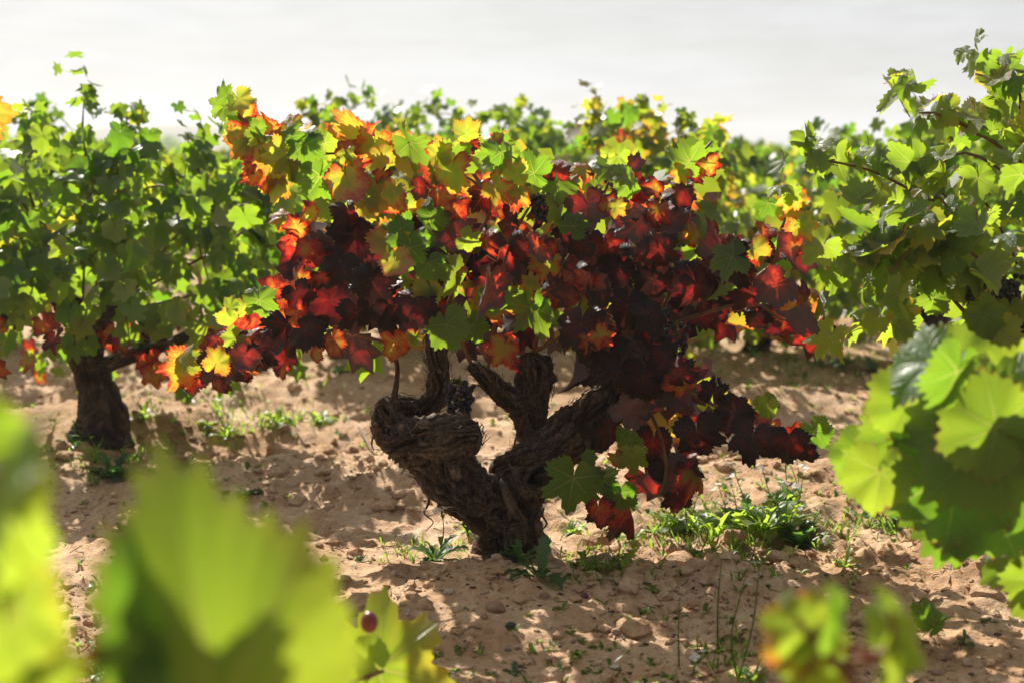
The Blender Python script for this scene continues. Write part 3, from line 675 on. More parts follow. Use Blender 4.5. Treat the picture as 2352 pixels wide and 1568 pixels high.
U_ = 'u'; FN = 'f'   # underside towards the camera / folded leaf
HAND = [
 # u, v, length, direction, tone, flags
 (520,221,40,100,.20,''),(516,243,50,215,.22,''),(542,263,50,222,.30,U_),(547,228,48,298,.40,U_),(560,255,43,30,.60,''),(556,282,46,262,.08,''),
 (565,320,62,235,.50,''),(577,322,62,290,.43,''),(541,304,25,180,.5,''),(603,287,38,75,.6,'uf'),(590,296,30,0,.2,''),(605,300,45,290,.3,'uf'),
 (666,287,38,50,.5,''),(645,302,28,82,.6,'uf'),(667,314,44,110,.16,''),(660,318,40,250,.16,''),(703,317,40,80,.18,''),(700,332,58,280,.14,''),
 (640,342,46,228,.42,''),(633,338,52,265,.12,''),(655,358,66,245,.42,''),(664,358,64,282,.35,''),(682,362,46,262,.05,''),(745,328,68,318,.38,''),
 (794,347,44,80,.62,''),(797,355,32,290,.42,''),(858,330,76,238,.56,''),(850,335,60,238,.5,'uf'),(575,385,26,250,.62,''),(586,402,30,250,.6,''),
 (610,378,76,268,.62,''),(635,417,64,312,.45,''),(735,405,82,242,.18,''),(795,407,76,292,.55,U_),(767,462,70,270,.30,''),(842,455,66,280,.45,''),
 (872,340,52,60,.38,''),(876,358,50,288,.46,''),(860,300,28,85,.6,'uf'),(934,333,60,245,.5,'uf'),(942,328,80,310,.22,''),(935,362,52,262,.45,''),
 (1007,357,50,92,.46,''),(1069,307,48,22,.42,''),(1069,309,44,150,.34,''),(1075,322,36,268,.66,''),(1030,366,74,340,.20,''),(1024,370,82,232,.60,''),
 (1037,387,74,268,.52,''),(1099,428,62,238,.58,''),(1120,440,70,275,.70,''),(1149,346,64,205,.14,''),(1150,350,62,272,.12,''),(1152,337,38,70,.25,''),
 (1156,320,26,92,.6,'uf'),(1166,350,46,318,.30,''),(1227,399,70,158,.14,''),(1227,396,56,85,.14,''),(1190,402,46,190,.45,''),(1215,410,60,265,.34,''),
 (1140,430,60,310,.50,''),(1190,440,50,262,.55,''),(905,440,50,250,.48,''),(900,462,50,272,.58,''),(880,397,36,230,.7,''),(862,440,70,268,.42,''),
 (1012,450,46,300,.62,''),(965,430,42,5,.85,U_),(1050,470,46,272,.72,''),(925,517,52,195,.03,''),(990,498,54,62,.03,''),(941,569,66,260,.04,''),
 (920,527,50,150,.03,''),(985,605,58,275,.04,''),(965,540,32,300,.04,''),(900,548,76,230,.48,U_),(908,600,62,298,.5,U_),(818,541,82,270,1.0,''),
 (757,688,104,298,1.0,''),(661,746,92,288,1.0,''),(864,682,96,280,1.0,''),(800,482,52,290,.92,''),(729,592,50,205,.80,''),(731,592,46,322,.78,''),
 (733,562,46,80,1.0,U_),(690,647,46,150,.64,''),(694,650,40,240,.62,''),(651,682,40,150,.74,''),(683,673,50,305,.95,''),(683,520,46,235,.66,''),
 (651,497,42,150,.55,''),(712,497,38,60,.55,''),(673,545,42,232,.70,''),(707,562,42,252,.66,''),(765,780,60,292,.64,''),(724,806,36,250,.62,''),
 (907,784,54,285,.58,''),(953,777,42,268,.52,''),(738,637,36,200,.75,''),(707,671,28,60,.75,''),(421,839,78,236,.54,''),(424,838,52,100,.40,''),
 (497,833,46,62,.48,''),(500,838,78,275,.97,''),(500,885,34,300,.75,''),(437,868,50,25,.7,U_),(509,790,50,195,.76,''),(541,777,40,218,.38,''),
 (530,707,36,120,.34,''),(529,725,40,240,.44,''),(558,702,34,270,.42,''),(595,688,58,282,.18,''),(597,684,44,130,.2,''),(640,662,40,150,.72,''),
 (655,722,28,120,.72,''),(680,724,46,20,.64,''),(582,799,78,268,1.0,''),(585,800,60,322,1.0,''),(566,785,36,228,.75,''),(580,772,32,82,.75,''),
 (595,817,46,300,.80,''),(562,815,50,235,.85,U_),(568,862,20,215,.8,''),(553,735,36,300,.75,''),(703,687,46,345,.95,''),
 (1278,392,44,90,.74,''),(1283,413,60,328,.28,''),(1276,417,32,205,.25,''),(1340,392,46,158,.55,''),(1400,386,56,232,.18,''),(1420,358,42,322,.34,''),
 (1432,405,46,342,.24,''),(1440,427,42,288,.20,''),(1395,352,22,92,.4,''),(1455,377,32,62,.85,U_),(1585,371,66,175,.24,''),(1588,378,62,285,.80,''),
 (1590,368,42,30,.75,U_),(1627,375,44,285,.60,''),(1640,352,28,30,.2,''),(1567,397,36,236,.50,''),(1552,437,62,212,.40,''),(1556,438,54,332,.85,''),
 (1554,440,60,282,.92,''),(1550,434,36,130,.60,''),(1505,437,42,148,.78,''),(1510,482,52,258,.73,''),(1480,467,46,28,.8,'uf'),(1545,499,76,300,.9,U_),
 (1545,500,60,250,.9,U_),(1350,470,72,285,.9,U_),(1380,446,32,52,.34,''),(1395,472,42,62,.64,''),(1415,477,36,12,.48,''),(1466,512,72,268,.9,U_),
 (1450,482,36,260,.8,'uf'),(1316,521,50,65,.08,''),(1316,523,64,250,.97,''),(1280,472,60,280,.3,''),(1388,565,82,268,.86,'c'),(1602,554,60,202,.22,''),
 (1612,550,62,52,.8,'uf'),(1590,542,46,62,.58,''),(1490,562,62,260,.9,'uf'),(1512,572,66,282,.90,''),(1815,450,52,268,.46,''),(1813,446,40,30,.34,''),
 (1765,466,38,250,.05,''),(1776,470,50,268,.5,'f'),(1850,476,42,240,.5,'uf'),(1755,532,46,228,.68,''),(1753,526,34,120,.66,''),(1835,530,50,240,.70,''),
 (1838,516,52,308,.48,''),(1835,572,62,235,.8,'uf'),(1735,572,56,295,.50,''),(1757,572,46,300,.97,''),(1683,590,66,190,.12,''),(1684,590,46,18,.16,''),
 (1682,596,78,275,.93,''),(1705,612,46,310,.72,''),(1670,577,50,110,.48,''),(1697,567,36,62,.8,'uf'),(1786,653,70,225,.84,U_),(1788,650,32,70,.70,''),
 (1655,642,66,268,.25,'f'),(1597,655,82,235,.84,''),(1600,655,76,292,.84,''),(1690,662,70,270,.90,''),(1722,672,62,240,.86,''),(1868,684,60,298,.60,''),
 (1829,710,76,298,.58,''),(1842,682,40,70,.85,U_),(1825,706,60,215,.85,'uf'),(1740,722,50,280,.92,''),(1775,752,30,270,.9,''),(1625,522,50,225,.8,'uf'),
 (1635,612,50,280,.9,U_),(1042,622,76,300,.32,''),(1040,622,60,232,.50,''),(1071,552,46,330,.36,''),(1035,532,62,280,.9,U_),(1130,675,62,315,.16,''),
 (1128,680,78,262,.50,''),(1122,655,98,262,.8,'uf'),(1140,642,30,90,.38,''),(1140,646,32,280,.40,''),(1218,652,34,90,.46,''),(1205,672,42,275,.44,''),
 (1288,662,62,300,.66,'c'),(1290,660,46,150,.76,''),(1242,702,36,60,.18,''),(1231,709,96,282,.26,''),(1330,692,50,230,.80,'f'),(1334,745,88,268,.88,''),
 (1330,752,90,240,.9,'uf'),(1355,642,36,82,.8,'uf'),(1345,642,42,140,.72,U_),(1378,667,52,290,1.0,''),(1115,547,52,270,.70,''),(1275,562,32,270,.72,''),
 (1238,564,52,265,.8,U_),(1252,597,56,270,.50,''),(1155,800,52,240,.56,''),(1172,817,48,280,.72,''),(1085,745,52,290,.18,''),(1025,745,82,282,.2,''),
 (1355,782,36,270,.62,''),(1376,770,42,310,.60,''),(1478,865,78,268,.96,'c'),(1442,949,62,58,.88,'u'),(1402,989,64,242,.92,''),(1448,1028,50,18,.08,''),
 (1452,1045,50,275,.34,''),(1430,1002,32,120,.08,''),(1420,1052,36,190,.55,''),(1602,990,86,280,.94,'c'),(1687,945,70,240,1.0,'c'),(1690,943,52,55,1.0,''),
 (1565,868,62,330,.62,''),(1563,862,52,110,.84,''),(1638,902,48,82,.96,''),(1729,1000,80,252,.93,''),(1761,921,46,300,.14,''),(1763,930,36,258,.34,''),
 (1811,1015,66,265,.90,'c'),(1871,988,56,300,.10,'c'),(1850,1037,40,280,.92,''),(1317,1097,92,265,.08,'c'),(1380,1097,62,275,.06,''),(1375,1167,48,280,.75,''),  # hanging greens right of the trunk, here and below: shade put into their tone
 (1425,1132,56,262,.08,''),(1448,1167,76,290,.78,'f'),(1531,1079,82,262,.88,'uf'),(1575,1077,52,280,.86,''),(1600,1082,56,320,.6,'f'),(1350,1052,26,60,.1,''),
 (1320,842,72,265,.92,'f'),(1420,832,84,250,.93,''),(1530,820,60,200,.92,''),(1500,640,60,270,.93,''),(1440,700,70,265,.97,''),(1420,620,60,250,.97,''),
 (1490,720,60,300,.92,''),(1240,470,60,280,.9,''),(1180,480,50,240,.85,''),(1340,560,50,200,.9,''),(1320,620,46,250,.92,''),(1200,560,55,260,.9,''),
 (780,600,60,240,.97,''),(850,640,70,250,.98,''),(820,720,70,270,1.0,''),(900,700,70,260,.96,''),(960,690,70,280,.9,''),(700,760,56,330,1.0,''),(990,670,60,265,.4,''),
]
hr = random.Random(21)
def tone_shift(t):
    if t < .66: return t - .15 * math.sin(min(1, t / .66) * math.pi)
    return t + .05 if t > .8 else t
def main_leaf(u, v, s, ang, t, fl, D=None):
    if D is None: D = hr.uniform(3.22, 3.46)
    a = rad(ang + hr.uniform(-6, 6))
    d = RV * math.cos(a) + UV_ * math.sin(a)
    view = (P(u, v, D) - CAM).normalized()
    tilt = rad(hr.uniform(5, 16) if 'c' in fl else hr.uniform(16, 58)); ph = hr.uniform(0, 6.283)
    n = -view
    side = RV * math.cos(ph) + UV_ * math.sin(ph)
    n = (n * math.cos(tilt) + side * math.sin(tilt))
    if 'f' in fl: n = (n * .45 + side * .4 + RV * hr.choice((-1, 1)) * .7 + UV_ * .25).normalized()
    if 'u' in fl: n = -n
    ml = HEROFOLD if 'f' in fl else HERO
    d = (d + view * hr.uniform(-.35, .25)).normalized() if 'c' not in fl else d
    add_leaf(main, hr.choice(ml), frame_matrix(P(u, v, D), d, n, s * hr.uniform(.82, .98) * D / F_PX) @ Matrix.Diagonal((.5 if 'f' in fl else 1, 1, 1, 1)), tone_shift(t), hr)
for h_ in HAND: main_leaf(*h_)

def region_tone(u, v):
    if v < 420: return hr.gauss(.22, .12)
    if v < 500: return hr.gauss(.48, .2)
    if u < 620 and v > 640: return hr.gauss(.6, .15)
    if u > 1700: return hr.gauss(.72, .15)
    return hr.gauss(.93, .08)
# fill leaves deeper in the canopy, one at each node of the canes
fill = []
for c_ in CANES:
    for (a, b) in zip(c_[:-1], c_[1:]):
        ln = math.hypot(b[0] - a[0], b[1] - a[1]); n = max(1, int(ln / 30))
        for k in range(n):
            q = (k + hr.random()) / n
            fill.append((a[0] + (b[0] - a[0]) * q + hr.gauss(0, 22), a[1] + (b[1] - a[1]) * q + hr.gauss(0, 18), a[2] + (b[2] - a[2]) * q + hr.uniform(.02, .35)))
blob = [(760, 600, 90, 110), (900, 640, 120, 110), (1050, 600, 120, 130), (1200, 600, 120, 150), (1340, 600, 120, 160), (1470, 640, 100, 150), (1600, 640, 90, 70), (1450, 820, 90, 70), (1560, 930, 100, 70), (1100, 450, 200, 50), (1350, 470, 150, 60)]
for _ in range(170):
    b = hr.choice(blob); fill.append((b[0] + hr.gauss(0, .55) * b[2], b[1] + hr.gauss(0, .55) * b[3], hr.uniform(3.5, 4.05)))
stuffM, stufft = [], []
room = 300 - len(HAND)
fill.sort(key=lambda q: q[2])
for i, (u, v, D) in enumerate(fill):
    if 880 < u < 1300 and v > 790: continue
    if u < 700 and v > 830: continue
    if v < 330 and hr.random() < .6: continue
    s = hr.uniform(42, 72) * D / F_PX; a = rad(hr.gauss(270, 45))
    d = RV * math.cos(a) + UV_ * math.sin(a) + FV * hr.uniform(-.4, .4)
    n = Vector((hr.gauss(0, .5), -1 + hr.gauss(0, .4), hr.gauss(.5, .4)))
    if hr.random() < .5: n = -n
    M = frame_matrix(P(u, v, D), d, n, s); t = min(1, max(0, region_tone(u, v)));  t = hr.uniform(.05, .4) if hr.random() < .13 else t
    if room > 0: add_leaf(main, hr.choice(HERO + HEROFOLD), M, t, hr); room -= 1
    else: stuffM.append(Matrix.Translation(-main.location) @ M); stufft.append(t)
if stuffM:
    o = link('foliage', foliage_mesh('foliage', stuffM, stufft)); o.parent = main; tag(o, kind='stuff')

grape_cluster(main, P(1056, 862, 3.44), .135, .040, 80, 1)
grape_cluster(main, P(1520, 700, 3.52), .09, .03, 22, 2)
grape_cluster(main, P(1555, 735, 3.48), .115, .036, 26, 3, .0085)
grape_cluster(main, P(1248, 440, 3.40), .07, .03, 34, 4)

# ================================================================== OTHER VINES
VG = 'old bush vines of the vineyard'
def procedural_vine(base, label, seed, h=1.05, wx=.75, wy=.6, ncane=15, nleaf=22, tone=(.12, .1), hi=False, parts=300, low=.25, shoots=(), red_low=0., trunk_pts=None,
                    leafs=(.048, .072), clusters=0, seg=24, grp=None, skirt=.5, sd=1.1, clear=False, fill=190, fz=(.30, 1.0), fx=1.0):
    r = random.Random(seed); x0, y0 = base; z0 = hz(x0, y0)
    root = empty('grape_vine', (x0, y0, z0), label, 'grape vine', grp or VG)
    if trunk_pts is None:
        trunk_pts = [(x0, y0, z0 - .08, .09), (x0, y0, z0 + .04, .07), (x0 + r.uniform(-.03, .03), y0, z0 + .18, .06), (x0 + r.uniform(-.05, .05), y0, z0 + .32, .07)]
    head = Vector(trunk_pts[-1][:3])
    st = .012 if seg > 30 else .02
    link('trunk', limb_mesh('trunk', trunk_pts, seed, seg=seg, step=st, knob=True, groove=.01), root)
    arms = []
    for k in range(3):
        a = 2 * math.pi * (k + r.uniform(-.2, .2)) / 3 + r.random()
        e = head + Vector((math.cos(a) * r.uniform(.16, .26), math.sin(a) * r.uniform(.12, .2), r.uniform(.08, .2)))
        mid = (head + e) / 2 + Vector((0, 0, -.03)); hd = head - Vector((0, 0, .06))
        link('arm', limb_mesh('arm', [(*hd, .035), (*mid, .036), (*e, .028)], seed + k, seg=max(12, seg // 2), step=st, knob=True, groove=.007), root); arms.append(e)
    nodes = []
    for k in range(ncane):
        a = 2 * math.pi * (k + r.uniform(-.4, .4)) / ncane
        s = arms[k % 3]
        ex = x0 + math.cos(a) * wx * r.uniform(.55, 1.05); ey = y0 + math.sin(a) * wy * r.uniform(.5, 1.05)
        ez = z0 + r.uniform(low + .05, h * .95) if r.random() < skirt else z0 + h * r.uniform(.75, 1.05)
        top = z0 + max(ez - z0, h * r.uniform(.6, 1.0))
        c = [s, s.lerp(Vector((ex, ey, top)), .4) + Vector((0, 0, .12)), s.lerp(Vector((ex, ey, top)), .78) + Vector((0, 0, .06)), Vector((ex, ey, ez))]
        cane(root, c); cc = catmull([tuple(p) for p in c], 10)
        for q in range(nleaf):
            f = r.uniform(.12, 1) ** .8 * (len(cc) - 1); p = Vector(cc[int(f)]) ; nodes.append((p, 1.0))
    for sh in shoots:
        c = [head] + [P(*q) for q in sh]; cane(root, c); cc = catmull([tuple(p) for p in c[1:]], 12)
        nn = int(len(cc) * sd)
        for q in range(nn): nodes.append((Vector(cc[min(len(cc) - 1, int((q + r.random()) / nn * len(cc)))]), 1.0 - .35 * q / nn))
    for _ in range(fill):
        q = Vector((r.gauss(0, 1), r.gauss(0, 1), r.gauss(0, 1))).normalized() * r.random() ** .35; zm = (fz[0] + fz[1]) / 2; zr = (fz[1] - fz[0]) / 2
        nodes.append((Vector((x0 + q.x * wx * fx, y0 + q.y * wy, z0 + h * (zm + q.z * zr))), 1.0))
    cx = Vector((x0, y0, z0 + h * .5)); items = []
    for p, sc in nodes:
        if clear and abs(p.x - x0) < .2 and p.z < z0 + .44 and p.y < y0 + .15: continue
        out = (p - cx); out.normalize()
        d = Vector((r.gauss(0, .45), r.gauss(0, .45), -1 + r.gauss(0, .5))) + out * .45
        n = out * .8 + Vector((r.gauss(0, .5), r.gauss(0, .5) - .35, r.gauss(.45, .4)))
        if r.random() < .25: n = -n
        pos = p + out * r.uniform(.02, .09) + Vector((r.gauss(0, .03), r.gauss(0, .03), r.gauss(0, .03)))
        if pos.z < z0 + low: pos.z = z0 + low + r.uniform(0, .2)
        t = r.gauss(*tone)
        zz = (pos.z - z0) / h
        if red_low and zz < .48 and r.random() < red_low: t = r.uniform(.45, .75)
        items.append(((pos - CAM).length, frame_matrix(pos, d, n, r.uniform(*leafs) * sc), min(1, max(0, t))))
    items.sort(key=lambda q: q[0]); ml = HERO + HEROFOLD[:3] if hi else LOW
    for q in items[:parts]: add_leaf(root, r.choice(ml), q[1], q[2], r)
    rest = items[parts:]
    if rest:
        o = link('foliage', foliage_mesh('foliage', [Matrix.Translation(-root.location) @ q[1] for q in rest], [q[2] for q in rest])); o.parent = root; tag(o, kind='stuff')
    for k in range(clusters):
        a = r.uniform(0, 6.28); grape_cluster(root, Vector((x0 + math.cos(a) * .3, y0 - abs(math.sin(a)) * .25, z0 + r.uniform(.45, .6))), .11, .035, 22, seed + k)
    return root

# left neighbour
b = GP(232, 985); lv = (b.x, b.y); D = b.y
tp = [(*P(232, 1015, D), .115), (*P(235, 960, D), .088), (*P(226, 905, D), .064), (*P(205, 850, D), .058), (*P(195, 790, D), .066), (*P(188, 735, D), .05)]
left = procedural_vine(lv, 'tall green bush vine on the left with a dark twisted trunk', 31, h=1.04, wx=.86, wy=.6, ncane=20, nleaf=24, tone=(.10, .07), red_low=.30, trunk_pts=tp, seg=48,
    shoots=[[(200, 420, D), (190, 300, D), (195, 205, D)], [(310, 420, D), (295, 320, D), (290, 260, D)], [(440, 450, D), (435, 350, D), (430, 305, D)], [(60, 420, D), (90, 330, D), (75, 290, D)],
            [(520, 560, D), (590, 480, D), (640, 440, D)], [(540, 650, D), (620, 560, D), (680, 520, D)]], leafs=(.042, .066), clusters=2, skirt=.75, clear=True, fill=820, fz=(.20, 1.0), low=.2)
link('arm', limb_mesh('arm', [(*P(215, 850, D - .02), .03), (*P(260, 830, D - .04), .03), (*P(330, 805, D - .06), .027), (*P(400, 785, D - .06), .022), (*P(450, 760, D - .06), .015)], 77, seg=32, step=.012, groove=.006), left)

# right neighbour, close and in focus
b = (1.43, 3.45)
right = procedural_vine(b, 'tall light green bush vine at the right edge with dark grape bunches', 52, h=1.04, wx=.74, wy=.5, ncane=14, nleaf=16, tone=(.15, .07), sd=.52, hi=True, red_low=.4, seg=40,
    shoots=[[(2250, 560, 3.4), (2060, 420, 3.35), (1930, 375, 3.3), (1850, 372, 3.3)], [(2340, 420, 3.4), (2230, 300, 3.35), (2150, 262, 3.3), (2110, 260, 3.3)],
            [(2345, 380, 3.4), (2345, 260, 3.4), (2330, 195, 3.4), (2240, 170, 3.38)], [(2200, 640, 3.4), (2120, 560, 3.3), (2080, 600, 3.3), (2065, 590, 3.3)],
            [(2260, 600, 3.3), (2180, 480, 3.25), (2130, 430, 3.25)], [(2200, 700, 3.4), (2140, 620, 3.4), (2120, 640, 3.4)]], leafs=(.045, .068), skirt=.7, fill=270, fz=(.22, 1.04), low=.2)
grape_cluster(right, P(2308, 620, 3.25), .13, .042, 60, 8, .0085); grape_cluster(right, P(2330, 715, 3.3), .10, .03, 34, 9); grape_cluster(right, P(2240, 640, 3.35), .08, .025, 20, 10)

# vines further back: u of the trunk, D, height, half width, label, tone, shoots
BACK = [
 (1100, 7.6, 1.24, .78, 'green bush vine arching against the sky directly behind the red vine', (.13, .07), [[(960, 300, 7.5), (1010, 262, 7.5), (1080, 275, 7.5)], [(1100, 290, 7.5), (1190, 268, 7.5), (1260, 320, 7.5)]]),
 (950, 8.3, 1.20, .50, 'green bush vine just left of the arching one behind the red vine', (.10, .06), [[(900, 330, 8.3), (910, 290, 8.3), (920, 275, 8.3)]]),
 (1275, 8.2, 1.16, .50, 'dark green bush vine between the arching one and the yellowing one', (.07, .05), [[(1230, 350, 8.2), (1240, 310, 8.2), (1245, 290, 8.2)]]),
 (785, 7.0, 1.12, .27, 'bush vine with one shoot leaning up to the right, behind the red vine', (.18, .12), [[(740, 330, 7), (720, 280, 7), (715, 262, 7)], [(770, 320, 7), (800, 260, 7), (850, 225, 7)]]),
 (1465, 6.2, 1.17, .42, 'yellowing bush vine with orange leaves showing above the red vine', (.19, .13), [[(1390, 360, 6.2), (1375, 300, 6.2), (1370, 250, 6.2)], [(1450, 330, 6.2), (1470, 290, 6.2), (1480, 262, 6.2)], [(1540, 380, 6.2), (1560, 330, 6.2), (1570, 300, 6.2)]]),
 (1740, 7.2, .90, .60, 'bush vine with rust coloured leaves right of the red vine', (.19, .14), []),
 (2010, 8.3, 1.06, .95, 'leafy green bush vine in the gap left of the right edge vine', (.08, .06), []),
 (2150, 6.6, 1.12, .75, 'bush vine with a pale shaggy trunk beside the right edge vine', (.10, .07), []),
 (15, 7.4, 1.16, .65, 'dark green bush vine behind the left vine at the left edge', (.06, .05), [[(110, 330, 7.4), (90, 280, 7.4), (75, 255, 7.4)]]),
 (560, 8.4, .96, .9, 'green bush vine seen between the left vine and the red vine', (.08, .06), []),
 (1250, 9.4, 1.14, 1.0, 'dark green bush vine showing low behind the gap right of centre', (.08, .06), []),
]
for i, (u, Dd, h, w, lab, tone, sh) in enumerate(BACK):
    p = P(u, 700, Dd); z_ = 0
    procedural_vine((p.x, Dd), lab, 90 + i * 5, h=h, wx=w, wy=.6, ncane=14, nleaf=22, tone=tone, parts=170 if Dd < 8 else 130, shoots=sh, seg=16, skirt=.45, leafs=(.042, .064), fill=640, fz=(.12, 1.0), low=.12)
FARV = [(1745, 10.5, 1.05, 'second'), (1880, 12.5, 1.1, ''), (2080, 11.0, 1.12, ''), (1620, 13, 1.0, ''), (330, 10.5, 1.05, ''), (120, 11.5, 1.1, ''), (640, 12, 1.05, ''), (880, 11.2, 1.1, ''), (1130, 12.4, 1.1, ''), (1380, 11.6, 1.1, ''), (2250, 12, 1.2, ''), (1500, 14.5, 1.1, ''),
        (470, 14, 1.1, ''), (1980, 15.5, 1.12, ''), (1720, 17, 1.1, ''), (230, 16, 1.1, ''), (1830, 19, 1.12, ''), (2170, 18, 1.15, ''), (700, 17, 1.08, ''), (1280, 18, 1.1, ''), (990, 17, 1.1, ''), (1590, 21, 1.1, ''), (2330, 20, 1.15, ''), (30, 19, 1.1, '')]
for i, (u, Dd, h, _) in enumerate(FARV):
    p = P(u, 500, Dd)
    procedural_vine((p.x, Dd), 'green bush vine low in the blurred rows far behind', 300 + i * 3, h=h - .10, wx=.85, wy=.7, ncane=9, nleaf=26, tone=(.09, .07), parts=0 if Dd > 13 else 60, seg=10, leafs=(.07, .10), grp='far rows of bush vines')

# ================================================================== FOREGROUND VINES (blurred, close to the lens)
def half_folded(src, ang):
    me = src.copy(); me.name = 'leaf_half_folded'; n = len(me.vertices); co = np.empty(n * 3, dtype=np.float32); me.vertices.foreach_get('co', co); co = co.reshape(-1, 3)
    m = co[:, 0] < 0; x = co[m, 0].copy(); co[m, 0] = x * math.cos(ang); co[m, 2] += x * math.sin(ang)
    me.vertices.foreach_set('co', co.ravel()); me.update(); me['pet_end'] = src['pet_end']; return me
HALF = half_folded(BROAD[2], rad(55))

def fg_vine(base, label, seed, shoots, leaves, extra=60, h=.95):
    r = random.Random(seed); x0, y0 = base; z0 = hz(x0, y0)
    root = empty('grape_vine', (x0, y0, z0), label, 'grape vine', VG)
    link('trunk', limb_mesh('trunk', [(x0, y0, z0 - .08, .09), (x0, y0, z0 + .1, .07), (x0 + .02, y0, z0 + .3, .06), (x0, y0, z0 + .42, .06)], seed, seg=32, step=.015, knob=True), root)
    head = Vector((x0, y0, z0 + .40)); sg = 1 if x0 > 0 else -1
    for sh in shoots: cane(root, [head] + [P(*q) for q in sh], .006, .003)
    for k in range(10):       # the rest of its crown, outside the picture on its own side
        a = r.uniform(-1.3, 1.3); e = head + Vector((sg * math.cos(a) * r.uniform(.2, .5), math.sin(a) * r.uniform(.2, .5), r.uniform(.1, .5)))
        cane(root, [head, head.lerp(e, .5) + Vector((0, 0, .12)), e])
        for q in range(extra // 10):
            p = head.lerp(e, r.uniform(.3, 1.1)) + Vector((r.gauss(0, .05), r.gauss(0, .05), r.gauss(.05, .05)))
            add_leaf(root, r.choice(HERO), frame_matrix(p, Vector((sg * .3 + r.gauss(0, .4), r.gauss(0, .5), -1)), Vector((sg + r.gauss(0, .5), r.gauss(0, .6), .6)), r.uniform(.05, .075)), r.gauss(.15, .06), r)
    for (u, v, D, s, ang, t, tx, ty, k, *ws) in leaves:
        a = rad(ang); d = RV * math.cos(a) + UV_ * math.sin(a); view = (P(u, v, D) - CAM).normalized()
        n = -view + RV * tx + UV_ * ty
        if k == 'u': n = view + RV * tx + UV_ * ty
        add_leaf(root, HALF if k == 'h' else HERO[4] if k == 'w' else HEROFOLD[seed % 5] if k == 'f' else r.choice(BROAD if r.random() < .75 else HERO[:8]), frame_matrix(P(u, v, D), d, n, s * D / F_PX) @ Matrix.Diagonal((ws[0] if ws else 1, 1, 1, 1)), t, r)
    return root

fl = fg_vine((-1.05, 1.0), 'blurred yellow green vine shoots very close in the lower left corner', 61,
    [[(-250, 1700, .75), (100, 1680, .66), (300, 1660, .63), (400, 1640, .62)], [(-300, 1500, .7), (-100, 1250, .62), (-20, 1080, .6)],
     [(-300, 1700, .9), (300, 1660, 1.5), (700, 1600, 2.0), (880, 1540, 2.2)], [(-300, 900, 1.2), (-220, 400, 2.2), (-90, 262, 2.8)]],
    [(500, 1640, .80, 610, 101, .20, .1, .1, 'h', .76), (395, 1440, .845, 330, 88, .02, .1, 0, '', .62), (440, 1560, .835, 320, 60, .02, .2, .1, '', .6),  # two dark leaves added behind the big one to shade its middle
     (-10, 1180, .78, 240, 282, .20, .2, .1, '', .7), (30, 1400, .80, 220, 284, .24, .2, .2, '', .7), (-60, 1560, .80, 240, 8, .18, .1, .1, '', .7), (10, 1150, .74, 230, 76, .04, -2.0, .9, '', .8),
     (-70, 1000, .80, 150, 320, .10, .1, .3, ''),
     (868, 1535, 2.2, 190, 38, .24, .1, .1, 'w'), (866, 1540, 2.26, 90, 120, .24, .1, .2, ''), (855, 1510, 2.18, 60, 120, .2, .5, 0, ''),
     (-78, 262, 2.8, 100, 2, .34, .2, .1, '')])
def petiole(root, pts, r0=.0022):
    q = [(*P(u, v, D), r0) for u, v, D in pts]; v_, f_ = tube_arrays(q, 8, 6)
    link('petiole', mesh('petiole', v_, f_, [M_PET]), root)
petiole(fl, [(130, 1640, .86), (205, 1510, .86), (270, 1430, .86), (330, 1370, .86)], .0050)
g_ = bpy.data.objects.new('grape', sphere_mesh('red_grape', simple_mat('red_grape_skin', (0.10, 0.012, 0.01), (0.20, 0.03, 0.02), 40, 0.3, spec=.5), 3)); COL.objects.link(g_)
g_.parent = fl; g_.location = P(848, 1428, 2.1) - fl.location; g_.scale = (.0135, .0135, .017)

fr = fg_vine((1.45, 2.1), 'light green vine shoot with large leaves close at the right edge', 64,
    [[(2500, 1250, 2.11), (2420, 1020, 2.11), (2285, 985, 2.11), (2200, 900, 2.13), (2050, 930, 2.16)], [(2450, 1300, 2.13), (2390, 1260, 2.17), (2360, 1250, 2.17)]],
    [(2285, 990, 2.06, 215, 225, .12, .15, .1, ''), (2290, 985, 2.03, 150, 150, .15, -.1, .2, ''), (2300, 975, 2.08, 170, 75, .14, .1, .3, ''), (2190, 830, 2.21, 100, 150, .17, .1, .2, ''), (2200, 830, 2.18, 105, 25, .16, .1, .3, ''),
     (2150, 830, 2.06, 130, 215, .04, -1.3, .5, ''), (2200, 850, 2.01, 110, 250, .04, 1.3, .5, ''), (2090, 930, 2.13, 110, 140, .16, .1, .1, ''), (2080, 990, 2.16, 120, 200, .12, .2, .1, ''), (2020, 1080, 2.11, 105, 262, .20, .1, .2, ''),
     (1985, 1040, 2.23, 90, 235, .08, .2, 0, ''), (2200, 1080, 2.11, 190, 262, .03, .1, .1, ''), (2260, 1120, 2.13, 190, 245, .02, .2, 0, ''), (2215, 1110, 2.20, 200, 255, .02, .2, .2, ''), (2160, 900, 2.18, 130, 265, .12, .2, .2, ''),  # dark lower leaves: shade put into tone, one more added behind to darken
     (2372, 1275, 2.21, 125, 205, .10, .1, .3, ''), (2385, 1330, 2.18, 110, 285, .16, .2, .2, ''), (2335, 880, 2.16, 105, 70, .17, .1, .2, ''), (2200, 1210, 2.15, 80, 280, .18, .1, .1, '')], extra=40)
